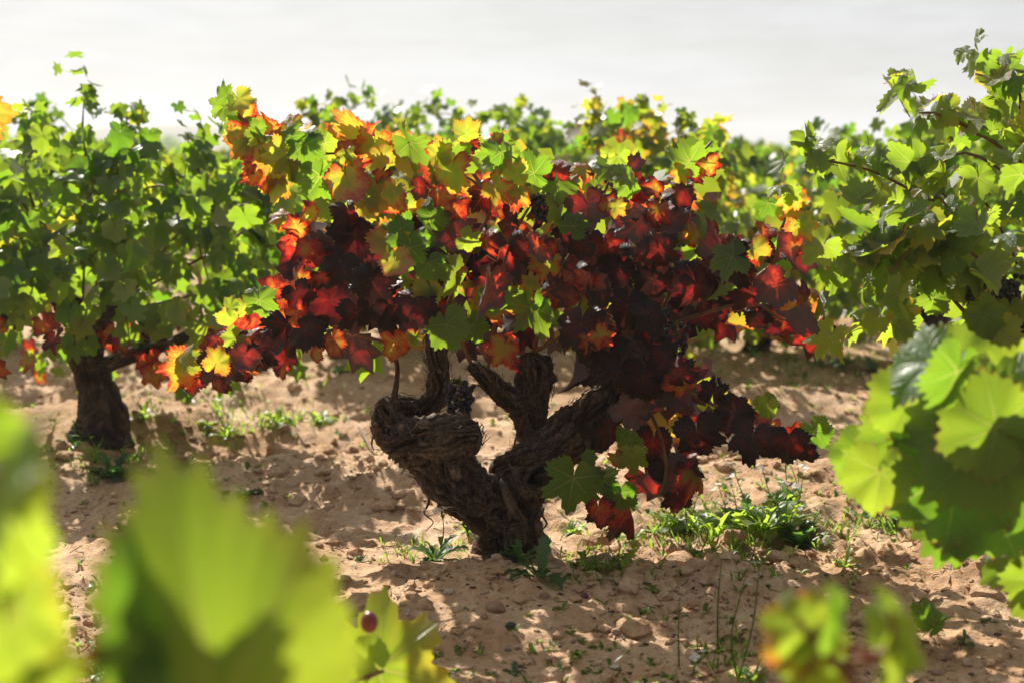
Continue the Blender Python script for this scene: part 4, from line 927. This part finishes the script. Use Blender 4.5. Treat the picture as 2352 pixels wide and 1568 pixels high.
fb = fg_vine((.95, .72), 'blurred low vine shoot with pale shining leaves at the bottom right', 67,
    [[(2900, 1900, .9), (2300, 1750, 1.05), (2050, 1640, 1.12), (1880, 1480, 1.15), (1830, 1420, 1.15)], [(2100, 1660, 1.12), (2060, 1480, 1.12), (2040, 1400, 1.12)]],
    [(1850, 1440, 1.15, 105, 118, .18, .1, .1, ''), (1850, 1450, 1.16, 115, 215, .36, .2, .1, ''), (1925, 1420, 1.12, 95, 262, .05, 1.9, .5, ''), (1925, 1430, 1.10, 100, 82, .04, 2.4, .8, ''),
     (1870, 1500, 1.15, 110, 262, .12, .2, .1, ''), (2045, 1430, 1.12, 95, 92, .15, 1.9, .1, ''), (2050, 1450, 1.12, 120, 268, .12, -1.7, .1, ''), (2060, 1540, 1.10, 90, 260, .2, 1.6, .2, ''), (1890, 1610, 1.14, 100, 100, .2, .4, .2, '')], extra=30)
petiole(fb, [(1830, 1560, 1.14), (1900, 1490, 1.15), (1990, 1500, 1.13), (2060, 1530, 1.12)], .003)

# ================================================================== SOIL CLODS, GRAVEL, SPROUTS
import bmesh
def ico(sub):
    bm = bmesh.new(); bmesh.ops.create_icosphere(bm, subdivisions=sub, radius=1)
    v = np.array([tuple(p.co) for p in bm.verts]); f = np.array([[q.index for q in fc.verts] for fc in bm.faces]); bm.free(); return v, f
IV, IF = ico(2); IV1, IF1 = ico(1)
def scatter(name, label, n, smin, smax, mats, seed, yr=(2.2, 9), clump=True, hi=False, flat=.6, spikes=.35, mi_fn=None):
    r = np.random.RandomState(seed); BV, BF = (IV, IF) if hi else (IV1, IF1)
    y = yr[0] * (yr[1] / yr[0]) ** r.rand(n * 4); x = (r.rand(n * 4) * 2 - 1) * .52 * y
    if clump:
        k = pn(x * 1.2 + 40, y * 1.2) + .6 * pn(x * 4, y * 4 + 9); keep = k > r.uniform(-.35, .45, len(k)); x, y = x[keep], y[keep]
    x, y = x[:n], y[:n]; n = len(x); s = smin * (smax / smin) ** (r.rand(n) ** 2.2)
    z = height(x, y) + s * .12
    a = r.rand(n) * 6.283; c_, s_ = np.cos(a), np.sin(a)
    base = BV[None] * (1 + spikes * (r.rand(n, len(BV), 1) - .5))
    base = base * np.stack([1 + .4 * (r.rand(n) - .5), 1 + .5 * (r.rand(n) - .5), flat * (1 + .5 * (r.rand(n) - .5))], -1)[:, None] * s[:, None, None]
    X = base[..., 0] * c_[:, None] - base[..., 1] * s_[:, None] + x[:, None]; Y = base[..., 0] * s_[:, None] + base[..., 1] * c_[:, None] + y[:, None]
    v = np.stack([X, Y, base[..., 2] + z[:, None]], -1).reshape(-1, 3)
    f = (BF[None] + (np.arange(n) * len(BV))[:, None, None]).reshape(-1, 3)
    mi = np.repeat(r.randint(0, len(mats), n), len(BF)).tolist()
    o = link(name, mesh(name, v, f, mats, not clump, midx=mi)); tag(o, label, kind='stuff')
M_PEB = [simple_mat('pebble_pale', (.30, .24, .18), (.48, .42, .35), 60, .7), simple_mat('pebble_brown', (.16, .09, .06), (.26, .15, .10), 60, .6), simple_mat('pebble_grey', (.10, .09, .085), (.18, .16, .15), 60, .6)]
M_CHIP = simple_mat('dark_litter', (.03, .02, .014), (.08, .05, .035), 50, .9)
scatter('soil_clods', 'small crumbs and clods of the same sandy soil', 13000, .0025, .019, [M_SOIL], 1, spikes=.9)
scatter('soil_lumps', 'larger rounded lumps of sandy soil', 900, .012, .040, [M_SOIL], 2, hi=True, flat=.7, spikes=.42, yr=(2.5, 10))
scatter('gravel', 'fine pale, brown and grey gravel on the soil', 1500, .002, .007, M_PEB, 3, yr=(2.2, 6), clump=False, flat=.7, spikes=.2)
scatter('dark_litter', 'tiny dark bits of bark and dry leaf litter', 2600, .0025, .010, [M_CHIP], 4, yr=(2.2, 6), flat=.25, spikes=.9)

def blade_arrays(L, w, arch, lobes, seed, n=9, up=.6):
    """a weed leaf: from the origin outwards along +Y, rising then drooping"""
    r = random.Random(seed); v = []; f = []
    for i in range(n + 1):
        t = i / n; y = L * (t - .12 * t * t); z = L * (up * t - arch * t * t)
        wd = w * (.16 + math.sin(math.pi * min(1, t ** 1.3 * .97 + .02)) ** .8) * (1 + lobes * (1 if i % 2 else -1) * r.uniform(.6, 1.2)) if i < n else .0005
        tw = r.uniform(-.15, .15) * wd
        v += [(-wd, y, z + wd * .35 + tw), (0, y, z), (wd, y, z + wd * .35 - tw)]
        if i: b = (i - 1) * 3; f += [(b, b + 1, b + 4, b + 3), (b + 1, b + 2, b + 5, b + 4)]
    return np.array(v), f
WEED_M = {}
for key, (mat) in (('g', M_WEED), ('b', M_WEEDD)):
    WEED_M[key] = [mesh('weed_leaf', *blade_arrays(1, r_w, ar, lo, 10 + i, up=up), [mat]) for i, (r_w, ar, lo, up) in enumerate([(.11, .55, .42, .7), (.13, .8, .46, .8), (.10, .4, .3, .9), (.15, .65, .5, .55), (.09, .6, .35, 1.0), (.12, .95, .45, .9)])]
PETAL = mesh('petal', [(0, 0, 0), (-.55, .7, .12), (0, 1.15, .05), (.55, .7, .12)], [(0, 1, 2, 3)], [M_PETAL])

def stem_leaves(B, p, q, r, nl, ls):
    for k in range(nl):
        t = r.uniform(.05, .95); o = p.lerp(q, t); v, f = blade_arrays(ls * r.uniform(.6, 1.2), ls * .16, .5, .2, r.random(), 4, .9); a = r.uniform(0, 6.28)
        v = np.stack([v[:, 0] * math.cos(a) - v[:, 1] * math.sin(a), v[:, 0] * math.sin(a) + v[:, 1] * math.cos(a), v[:, 2]], -1) + np.array(o); B.add(v, f, 1)

WEEDS_G = 'green weeds growing on the soil'
def weed(u, v, size, n, label, kind='g', stems=0, sh=.2, fl=0, seed=0, leafy=6, lean=.25):
    r = random.Random(seed); p = GP(u, v); p.z -= .004
    root = empty('weed', p, label, 'weed', WEEDS_G); lm = WEED_M[kind]
    n = int(n * 1.5)
    for k in range(n):
        a = 2.4 * k + r.uniform(-.5, .5); up = Matrix.Rotation(r.uniform(-.1, .55), 4, 'X'); s = size * r.uniform(.3, .95)
        o = link('leaf', r.choice(lm), root, Matrix.Translation(p) @ Matrix.Rotation(a, 4, 'Z') @ up @ Matrix.Diagonal((s * r.uniform(.8, 1.5), s, s, 1)))
    for k in range(stems):
        e = p + Vector((r.gauss(0, lean * sh), r.gauss(0, lean * sh), sh * r.uniform(.7, 1.05))); m_ = p.lerp(e, .5) + Vector((r.gauss(0, .012), r.gauss(0, .012), 0))
        B = Buf(); B.add(*tube_arrays([(*p, .0018), (*m_, .0015), (*e, .0009)], 4, 3)); stem_leaves(B, p, m_, r, leafy // 2, size * .35 if size else .02); stem_leaves(B, m_, e, r, leafy - leafy // 2, size * .22 if size else .014)
        st = link('stem', B.mesh('stem', [M_STEM, M_WEED]), root)
        for q in range(fl):
            c = e + Vector((r.gauss(0, .011), r.gauss(0, .011), r.gauss(.004, .007))); sc = r.uniform(.008, .012); R0 = Matrix.Rotation(r.uniform(-.7, .7), 4, 'X') @ Matrix.Rotation(r.uniform(-.7, .7), 4, 'Y')
            fo = bpy.data.objects.new('flower', FLOWER); COL.objects.link(fo); fo.parent = root; fo.matrix_basis = Matrix.Translation(c - p) @ R0 @ Matrix.Scale(sc, 4)
    return root
fb_ = Buf()
for k in range(4):
    a = k * math.pi / 2; ca, sa = math.cos(a), math.sin(a)
    fb_.add([(0, 0, 0)] + [(x * ca - y * sa, x * sa + y * ca, z) for x, y, z in ((-.55, .7, .15), (0, 1.15, .1), (.55, .7, .15))], [(0, 3, 2, 1)])
FLOWER = fb_.mesh('flower', [M_PETAL])

WL = [
 (1000, 1285, .115, 15, 'bluish green rocket weed left of the main trunk base', 'b', 1, .16, 5), (1075, 1235, .07, 7, 'small bright leaf rosette touching the left side of the trunk', 'g', 0, 0, 0),
 (1195, 1290, .10, 12, 'dark lobed weed growing at the front of the trunk base', 'b', 0, 0, 0), (1240, 1330, .12, 9, 'weed with long leaves spreading right of the trunk base', 'b', 0, 0, 0),
 (1310, 1225, .085, 14, 'pale green tuft behind the trunk on the right', 'g', 2, .06, 0), (1350, 1312, .09, 8, 'weed with upright shiny spoon leaves in the sunlight', 'g', 0, 0, 0),
 (1436, 1312, .10, 9, 'spreading weed with thin jagged leaves right of the spoon leaved one', 'g', 1, .05, 0), (1455, 1258, .08, 10, 'small leafy weed under the hanging dark leaf', 'g', 1, .07, 1),
 (1550, 1190, .10, 15, 'lush weed at the left end of the green patch', 'g', 1, .1, 1), (1590, 1225, .11, 16, 'lush weed with tall leaves in the left of the patch', 'g', 2, .12, 0),
 (1640, 1240, .11, 16, 'weed with broad leaves in the middle of the patch', 'g', 0, 0, 0), (1690, 1215, .12, 18, 'bushy weed right of the middle of the patch', 'g', 2, .13, 3),
 (1750, 1230, .13, 20, 'dense bright weed near the right end of the patch', 'g', 2, .14, 3), (1810, 1228, .13, 20, 'dense weed with white flowers at the right end of the patch', 'g', 4, .17, 5),
 (1860, 1240, .11, 14, 'dark leafy weed in the shade at the end of the patch', 'b', 1, .1, 2), (1790, 1185, .11, 12, 'dark green weed behind the flowering one', 'b', 2, .12, 2),
 (1720, 1170, .09, 10, 'darker weed at the back of the patch', 'b', 1, .08, 1), (1660, 1290, .07, 9, 'low weed in front of the patch', 'g', 0, 0, 0),
 (1600, 1290, .06, 8, 'tiny weed on bare soil before the patch', 'g', 1, .08, 0), (1715, 1300, .06, 8, 'sprig on bare soil beneath the bushy weeds', 'g', 1, .08, 0),
 (1940, 1300, .07, 10, 'flat rosette alone on the bare soil to the right', 'g', 0, 0, 0), (1890, 1262, .02, 3, 'white flower head just above the flat rosette', 'g', 1, .03, 8),
 (1650, 1500, .03, 4, 'tall thin leafy stem in the sunlit right foreground', 'g', 1, .20, 0), (1695, 1560, .05, 8, 'tall seedy stem with bright leaves at its foot, bottom edge', 'g', 2, .24, 1),
 (1730, 1560, .07, 10, 'bright broad leaved weed at the bottom edge', 'g', 1, .1, 2), (1560, 1530, .02, 3, 'thin feathery stem near the bottom edge', 'g', 1, .13, 0),
 (1595, 1545, .02, 3, 'small flower stalk at the bottom edge', 'g', 1, .05, 3), (1410, 1560, .02, 3, 'tiny white flowered sprout at the bottom edge centre', 'g', 1, .03, 2),
 (640, 985, .11, 12, 'bright green weed on the sunlit soil behind, leaves upright', 'g', 1, .12, 0), (735, 968, .10, 12, 'bright weed beside the upright leaved one', 'g', 0, 0, 0),
 (520, 975, .10, 10, 'weed with white flower heads below the orange leaf tip', 'g', 3, .17, 4), (430, 975, .11, 10, 'sunny weed with stems right of the left trunk', 'g', 2, .13, 2),
 (330, 965, .09, 9, 'weed clump close by the left trunk', 'g', 1, .10, 3), (480, 985, .09, 9, 'low sunny weed between flowering stems', 'g', 1, .1, 1), (720, 905, .05, 5, 'thin upright weed on the far furrow', 'g', 1, .14, 0), (300, 965, .10, 10, 'dark weed at the foot of the left trunk', 'b', 1, .1, 0),
 (260, 1075, .12, 14, 'shaded weed in front of the left trunk', 'b', 2, .14, 0), (180, 1000, .12, 14, 'dark weed behind the blurred leaves at left', 'b', 2, .12, 0),
 (1610, 745, .16, 16, 'sunny distant weeds just right of the grapes', 'g', 2, .12, 2), (1660, 735, .16, 14, 'sunny distant weed patch beside them to the right', 'g', 2, .12, 2), (1550, 760, .12, 10, 'small distant weed under the dark grapes', 'g', 1, .1, 1),
 (1610, 870, .06, 8, 'white flowering wild rocket right of the grape bunch', 'g', 4, .19, 9), (1585, 862, .05, 6, 'white flowering stalk close left of the taller one', 'g', 2, .14, 7),
 (1960, 845, .12, 12, 'dark green weed on the right furrow', 'b', 1, .06, 1), (2010, 840, .10, 10, 'dark weed left of the pale foreground leaves', 'b', 0, 0, 0), (1730, 865, .09, 10, 'dim weed on the shaded furrow', 'b', 1, .06, 1), (1880, 838, .09, 8, 'small weed on top of the right furrow', 'b', 0, 0, 0),
 (1775, 860, .08, 8, 'little dark sprout on the shaded furrow', 'b', 0, 0, 0), (1990, 1190, .08, 9, 'shaded weed below the big foreground leaves', 'b', 1, .06, 1), (2060, 1205, .09, 10, 'dark straggling weed under the foreground leaves', 'b', 1, .07, 1), (2120, 1210, .08, 9, 'shaded tuft at the foot of the foreground shoot', 'b', 0, 0, 0),
 (2280, 1180, .10, 9, 'dark weed at the right edge under the big leaf', 'b', 1, .06, 0), (2215, 1480, .04, 8, 'tiny silvery rosette near the curled leaf', 'b', 0, 0, 0), (2270, 1430, .04, 6, 'tiny rosette at the far right of the bare soil', 'b', 0, 0, 0),
 (250, 1550, .10, 12, 'dark sprawling weed in the bottom left gap', 'b', 2, .06, 0), (230, 1345, .05, 8, 'small weed on a shaded clod, lower left', 'b', 0, 0, 0), (830, 1290, .04, 6, 'small sprout left of the trunk mound', 'b', 0, 0, 0),
 (1830, 1345, .03, 5, 'seedling alone on the sunlit furrow right', 'g', 0, 0, 0), (1500, 1365, .04, 5, 'seedling with one yellow leaf', 'g', 1, .04, 0), (1330, 1500, .035, 5, 'seedling in the shade at bottom centre', 'g', 0, 0, 0),
 (1180, 1545, .04, 6, 'seedling group at the bottom edge left of centre', 'b', 0, 0, 0), (1100, 1490, .03, 5, 'seedling on the shaded mound below the trunk', 'b', 0, 0, 0), (1440, 1450, .045, 6, 'feathery seedling on the edge of the shadow', 'g', 1, .05, 0),
 (1210, 880, .08, 7, 'dim distant sprouts seen between the arms of the trunk', 'b', 0, 0, 0), (780, 845, .09, 8, 'faint distant weed on the furrow left of the spur', 'b', 0, 0, 0), (570, 1160, .07, 9, 'grey green weed on the shaded bank at left', 'b', 0, 0, 0)]
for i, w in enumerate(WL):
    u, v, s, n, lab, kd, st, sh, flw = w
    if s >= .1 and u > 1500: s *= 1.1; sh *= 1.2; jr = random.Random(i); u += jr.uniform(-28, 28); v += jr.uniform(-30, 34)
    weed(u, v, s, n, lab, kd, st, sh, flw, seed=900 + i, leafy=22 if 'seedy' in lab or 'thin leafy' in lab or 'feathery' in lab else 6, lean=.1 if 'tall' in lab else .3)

def sprouts():
    r = random.Random(77); B = Buf(); n = 0
    while n < 2600:
        y = 2.35 * (9 / 2.35) ** r.random(); x = r.uniform(-.5, .5) * y
        k = float(pn(np.array([x * 1.4 + 90]), np.array([y * 1.4]))[0])
        if k < r.uniform(-.25, .5): continue
        n += 1; z = hz(x, y) - .002; s = r.uniform(.008, .028)
        for q in range(r.randint(3, 6)):
            v, f = blade_arrays(s * r.uniform(.6, 1.3), s * r.uniform(.12, .26), r.uniform(.2, .8), .1, r.random(), 3, r.uniform(.4, 1.3)); a = r.uniform(0, 6.28)
            v = np.stack([v[:, 0] * math.cos(a) - v[:, 1] * math.sin(a) + x, v[:, 0] * math.sin(a) + v[:, 1] * math.cos(a) + y, v[:, 2] + z], -1); B.add(v, f)
    for (ua, ub, va, vb, cnt, smn, smx) in ((1460, 1920, 1140, 1320, 330, .018, .05), (300, 800, 925, 1000, 130, .02, .06), (1650, 2080, 815, 875, 170, .02, .055), (1540, 1720, 722, 765, 160, .03, .08), (820, 1120, 1230, 1300, 45, .015, .035), (1230, 1500, 1240, 1350, 70, .015, .04), (160, 420, 1010, 1110, 90, .02, .05), (1900, 2330, 1170, 1240, 130, .02, .05), (1580, 1760, 1440, 1568, 40, .012, .035)):
        for _ in range(cnt):
            p = GP(r.gauss((ua + ub) / 2, (ub - ua) / 4.2), r.gauss((va + vb) / 2, (vb - va) / 4.2)); s = r.uniform(smn, smx * .8) * .8
            for q in range(r.randint(3, 6)):
                v, f = blade_arrays(s * r.uniform(.6, 1.3), s * r.uniform(.05, .13), r.uniform(.1, .8), .35, r.random(), 4, r.uniform(.6, 2.0)); a = r.uniform(0, 6.28)
                v = np.stack([v[:, 0] * math.cos(a) - v[:, 1] * math.sin(a) + p.x, v[:, 0] * math.sin(a) + v[:, 1] * math.cos(a) + p.y, v[:, 2] + p.z - .002], -1); B.add(v, f)
    o = link('sprouts', B.mesh('sprouts', [M_GRASS])); tag(o, 'tiny green seedlings scattered thinly over the soil', kind='stuff')
    B = Buf()
    for _ in range(650):
        y = 2.4 * (7 / 2.4) ** r.random(); x = r.uniform(-.48, .48) * y; a = r.uniform(0, 3.14); l = r.uniform(.015, .06); q = []
        for k in range(4):
            xx = x + math.cos(a) * l * k / 3 + r.gauss(0, .002); yy = y + math.sin(a) * l * k / 3 + r.gauss(0, .002); q.append((xx, yy, hz(xx, yy) + .003, r.uniform(.0006, .0018)))
        B.add(*tube_arrays(q, 4, 1))
    o = link('dry_litter', B.mesh('dry_litter', [M_DRY, ])); tag(o, 'thin dry stalks and bits of straw lying on the soil', kind='stuff')
sprouts()

# single stones, twigs and the fallen leaf
def stone(u, v, w, label, c1, c2, flat=.65, seed=0, ang=0.):
    r = np.random.RandomState(seed); p = GP(u, v); s = w * p.y / F_PX * .5
    bm = bmesh.new(); bmesh.ops.create_icosphere(bm, subdivisions=3, radius=1)
    for q in bm.verts:
        k = 1 + .22 * mn.noise(q.co * 1.3 + Vector((seed, 0, 0))) + .06 * mn.noise(q.co * 5 + Vector((seed, 3, 0))); q.co = Vector((q.co.x * k, q.co.y * k * .75, q.co.z * k * flat)) * s
    me = bpy.data.meshes.new('stone'); bm.to_mesh(me); bm.free(); me.materials.append(simple_mat('stone', c1, c2, 90, .65, bump=.3, bdist=.001)); me.polygons.foreach_set('use_smooth', [True] * len(me.polygons))
    o = link('stone', me, None, Matrix.Translation(p + Vector((0, 0, s * flat * .35))) @ Matrix.Rotation(ang, 4, 'Z')); tag(o, label, 'stone', 'stones lying on the soil')
PALE, DARK, RED_, BRN = ((.34, .27, .18), (.46, .38, .28)), ((.035, .028, .03), (.07, .055, .06)), ((.09, .035, .035), (.15, .06, .055)), ((.22, .13, .08), (.32, .2, .13))
for i, (u, v, w, lab, c, fl_) in enumerate([(1032, 1362, 28, 'pale yellowish pebble on the mound below the trunk', PALE, .6), (1174, 1440, 30, 'dark angular stone on the shaded soil below the trunk', DARK, .7), (1343, 1363, 26, 'dark reddish round pebble at the edge of the shadow', RED_, .7),
    (1112, 1416, 24, 'grey brown pebble left of the dark angular stone', BRN, .6), (1138, 1402, 50, 'rounded sandy lump of earth below the trunk', BRN, .75), (905, 1325, 16, 'tall pale pebble on the left flank of the mound', PALE, 1.1), (1262, 1518, 18, 'small dark red pebble near the bottom edge', RED_, .7),
    (1700, 1475, 16, 'pinkish pebble behind the tall thin stems', RED_, .8), (1415, 1450, 26, 'rusty brown stone beside the feathery seedling', BRN, .8), (1250, 1370, 24, 'cone shaped brown lump on the mound', BRN, 1.0), (2035, 1322, 22, 'pale pebble below the flat rosette', PALE, .7),
    (2180, 1510, 20, 'brown pebble left of the curled fallen leaf', BRN, .7), (2220, 1518, 26, 'pale pebble right of the curled fallen leaf', PALE, .6), (2155, 1545, 34, 'flat ochre stone in front of the curled fallen leaf', BRN, .45), (655, 1028, 30, 'rust brown lump on the sunlit soil at left', BRN, .8), (1090, 1508, 14, 'tiny brown pebble in the shade at the bottom', BRN, .8),
    (1530, 1230, 22, 'pale pebble in front of the green patch', PALE, .7), (1600, 1470, 30, 'sandy stone lit from behind at lower right', BRN, .7)]): stone(u, v, w, lab, *c, flat=fl_, seed=i + 5, ang=i * .7)

def twig(pts, label, r0=.0022):
    q = []
    for (u, v) in pts: p = GP(u, v); q.append((p.x, p.y, p.z + .006, r0))
    v_, f_ = tube_arrays(q, 5, 4); o = link('twig', mesh('twig', v_, f_, [M_DRY])); tag(o, label, 'twig', 'dry twigs on the soil')
twig([(822, 1008), (838, 1028), (858, 1048)], 'short whitish twig left of the trunk', .004)
twig([(760, 1035), (810, 1015), (850, 1005)], 'thin curved twig crossing the whitish one', .0016)
twig([(1115, 1322), (1145, 1330), (1165, 1335), (1180, 1340)], 'thin pale straw at the foot of the trunk', .0014)
twig([(840, 1262), (900, 1258), (960, 1245)], 'long thin runner left of the trunk base', .0014)
twig([(2180, 1335), (2184, 1300), (2190, 1285)], 'short twig on the bare soil at right', .002)
twig([(1560, 1330), (1600, 1322), (1650, 1318)], 'dark thin twig before the green patch', .002)
twig([(2010, 1490), (2060, 1470), (2100, 1465)], 'thin twig beside the blurred low leaves', .0015)
twig([(1380, 1345), (1395, 1332), (1420, 1345), (1440, 1340)], 'crooked dark twig by the reddish pebble', .002)

pf = GP(2145, 1492)
fleaf = add_leaf(None, HEROFOLD[2], frame_matrix(pf + Vector((0, 0, .05)), Vector((.5, .2, .45)), Vector((-.5, -.6, .3)), .05), .03); tag(fleaf, 'curled green fallen leaf lying on the soil at lower right', 'fallen leaf'); fleaf.name = 'fallen_leaf'

# ================================================================== FAR TREES AND HAZE
M_TRUNK = simple_mat('tree_bark', (.05, .04, .03), (.10, .08, .06), 8, .9)
def far_tree(u, D, top_v, w, label, seed):
    r = random.Random(seed); p = P(u, 365, D); z0 = hz(p.x, D); H = P(u, top_v, D).z - z0; wr = w * D / F_PX * .5
    root = empty('tree', (p.x, D, z0), label, 'tree', 'distant trees on the horizon')
    B = Buf(); B.add(*tube_arrays([(p.x, D, z0 - .2, H * .05), (p.x + r.uniform(-.2, .2), D, z0 + H * .3, H * .035), (p.x, D, z0 + H * .6, H * .02)], 8, 3))
    for k in range(6): a = r.uniform(0, 6.28); B.add(*tube_arrays([(p.x, D, z0 + H * .3, H * .02), (p.x + math.cos(a) * wr * .5, D + math.sin(a) * wr * .5, z0 + H * .55, H * .012), (p.x + math.cos(a) * wr * .8, D + math.sin(a) * wr * .8, z0 + H * .75, H * .006)], 5, 2))
    link('trunk', B.mesh('trunk', [M_TRUNK]), root)
    Ms, ts = [], []; cl = [(r.uniform(-.75, .75) * wr, r.uniform(-.75, .75) * wr, H * r.uniform(.38, .82), wr * r.uniform(.28, .5)) for _ in range(14)]
    for _ in range(1700):
        c = r.choice(cl); d = Vector((r.gauss(0, 1), r.gauss(0, 1), r.gauss(0, .8))).normalized() * c[3] * r.random() ** .4
        pt = Vector((c[0], c[1], c[2])) + d
        if pt.z > H: pt.z = H - r.random() * .1 * H
        Ms.append(frame_matrix(pt, Vector((r.gauss(0, 1), r.gauss(0, 1), r.gauss(0, 1))), Vector((r.gauss(0, 1), r.gauss(0, 1), 1)), H * r.uniform(.02, .04))); ts.append(r.uniform(0, .06))
    o = link('crown', foliage_mesh('crown', Ms, ts)); o.parent = root
for a in [(1700, 150, 333, 75, 'rounded hazy tree on the horizon at right, taller of a pair', 1), (1848, 160, 330, 78, 'broad hazy tree on the horizon, rightmost', 2), (1765, 170, 343, 60, 'low hazy tree between the two taller ones', 3), (1655, 165, 346, 50, 'low hazy tree just left of the taller pair', 4),
          (372, 150, 308, 90, 'wide hazy tree on the horizon at left', 5), (455, 170, 330, 60, 'faint low tree right of the wide hazy one', 6), (420, 158, 318, 60, 'hazy tree joined to the wide one on the left horizon', 7), (1915, 190, 352, 60, 'faint low tree on the far right horizon', 8), (2030, 180, 348, 70, 'faint tree behind the right hand vines', 9)]: far_tree(*a)

def distant_rows():
    r = random.Random(5); Ms, ts = [], []
    for _ in range(620):
        y = 22 * (190 / 22) ** r.random(); x = r.uniform(-.42, .42) * y; z = hz(x, y); k = max(.14, y * .0028)
        for q in range(30 if y < 50 else 16):
            p = Vector((x + r.gauss(0, .42), y + r.gauss(0, .35), z + abs(r.gauss(.68, .25)))); Ms.append(frame_matrix(p, Vector((r.gauss(0, .6), r.gauss(0, .6), -1)), Vector((r.gauss(0, .6), r.gauss(-.3, .6), .6)), r.uniform(.8, 1.5) * k)); ts.append(min(.5, max(0, r.gauss(.12, .08))))
    o = link('distant_vineyard', foliage_mesh('distant_vineyard', Ms, ts)); tag(o, 'distant vineyard rows merging into one green band', kind='stuff')
distant_rows()
HAZE = 0.0013
if HAZE:
    x0, x1, y0, y1, zb, zt = -330, 330, -60, 560, -3.0, 14.5
    v = [(x, y, z) for x in (x0, x1) for y in (y0, y1) for z in (zb, zt)]
    f = [(0, 1, 3, 2), (4, 6, 7, 5), (0, 4, 5, 1), (2, 3, 7, 6), (0, 2, 6, 4), (1, 5, 7, 3)]
    hm = bpy.data.materials.new('haze'); hm.use_nodes = True; g = G(hm.node_tree)
    for n in list(g.n): g.n.remove(n)
    out = g.new('ShaderNodeOutputMaterial'); vol = g.new('ShaderNodeVolumePrincipled'); vol.inputs['Color'].default_value = (.93, .96, 1, 1); vol.inputs['Density'].default_value = HAZE; vol.inputs['Anisotropy'].default_value = 0.2
    g.l.new(vol.outputs[0], out.inputs['Volume'])
    me = mesh('haze', v, f, [hm], False); o = link('haze', me); tag(o, 'thin pale morning haze over the vineyard', kind='stuff')
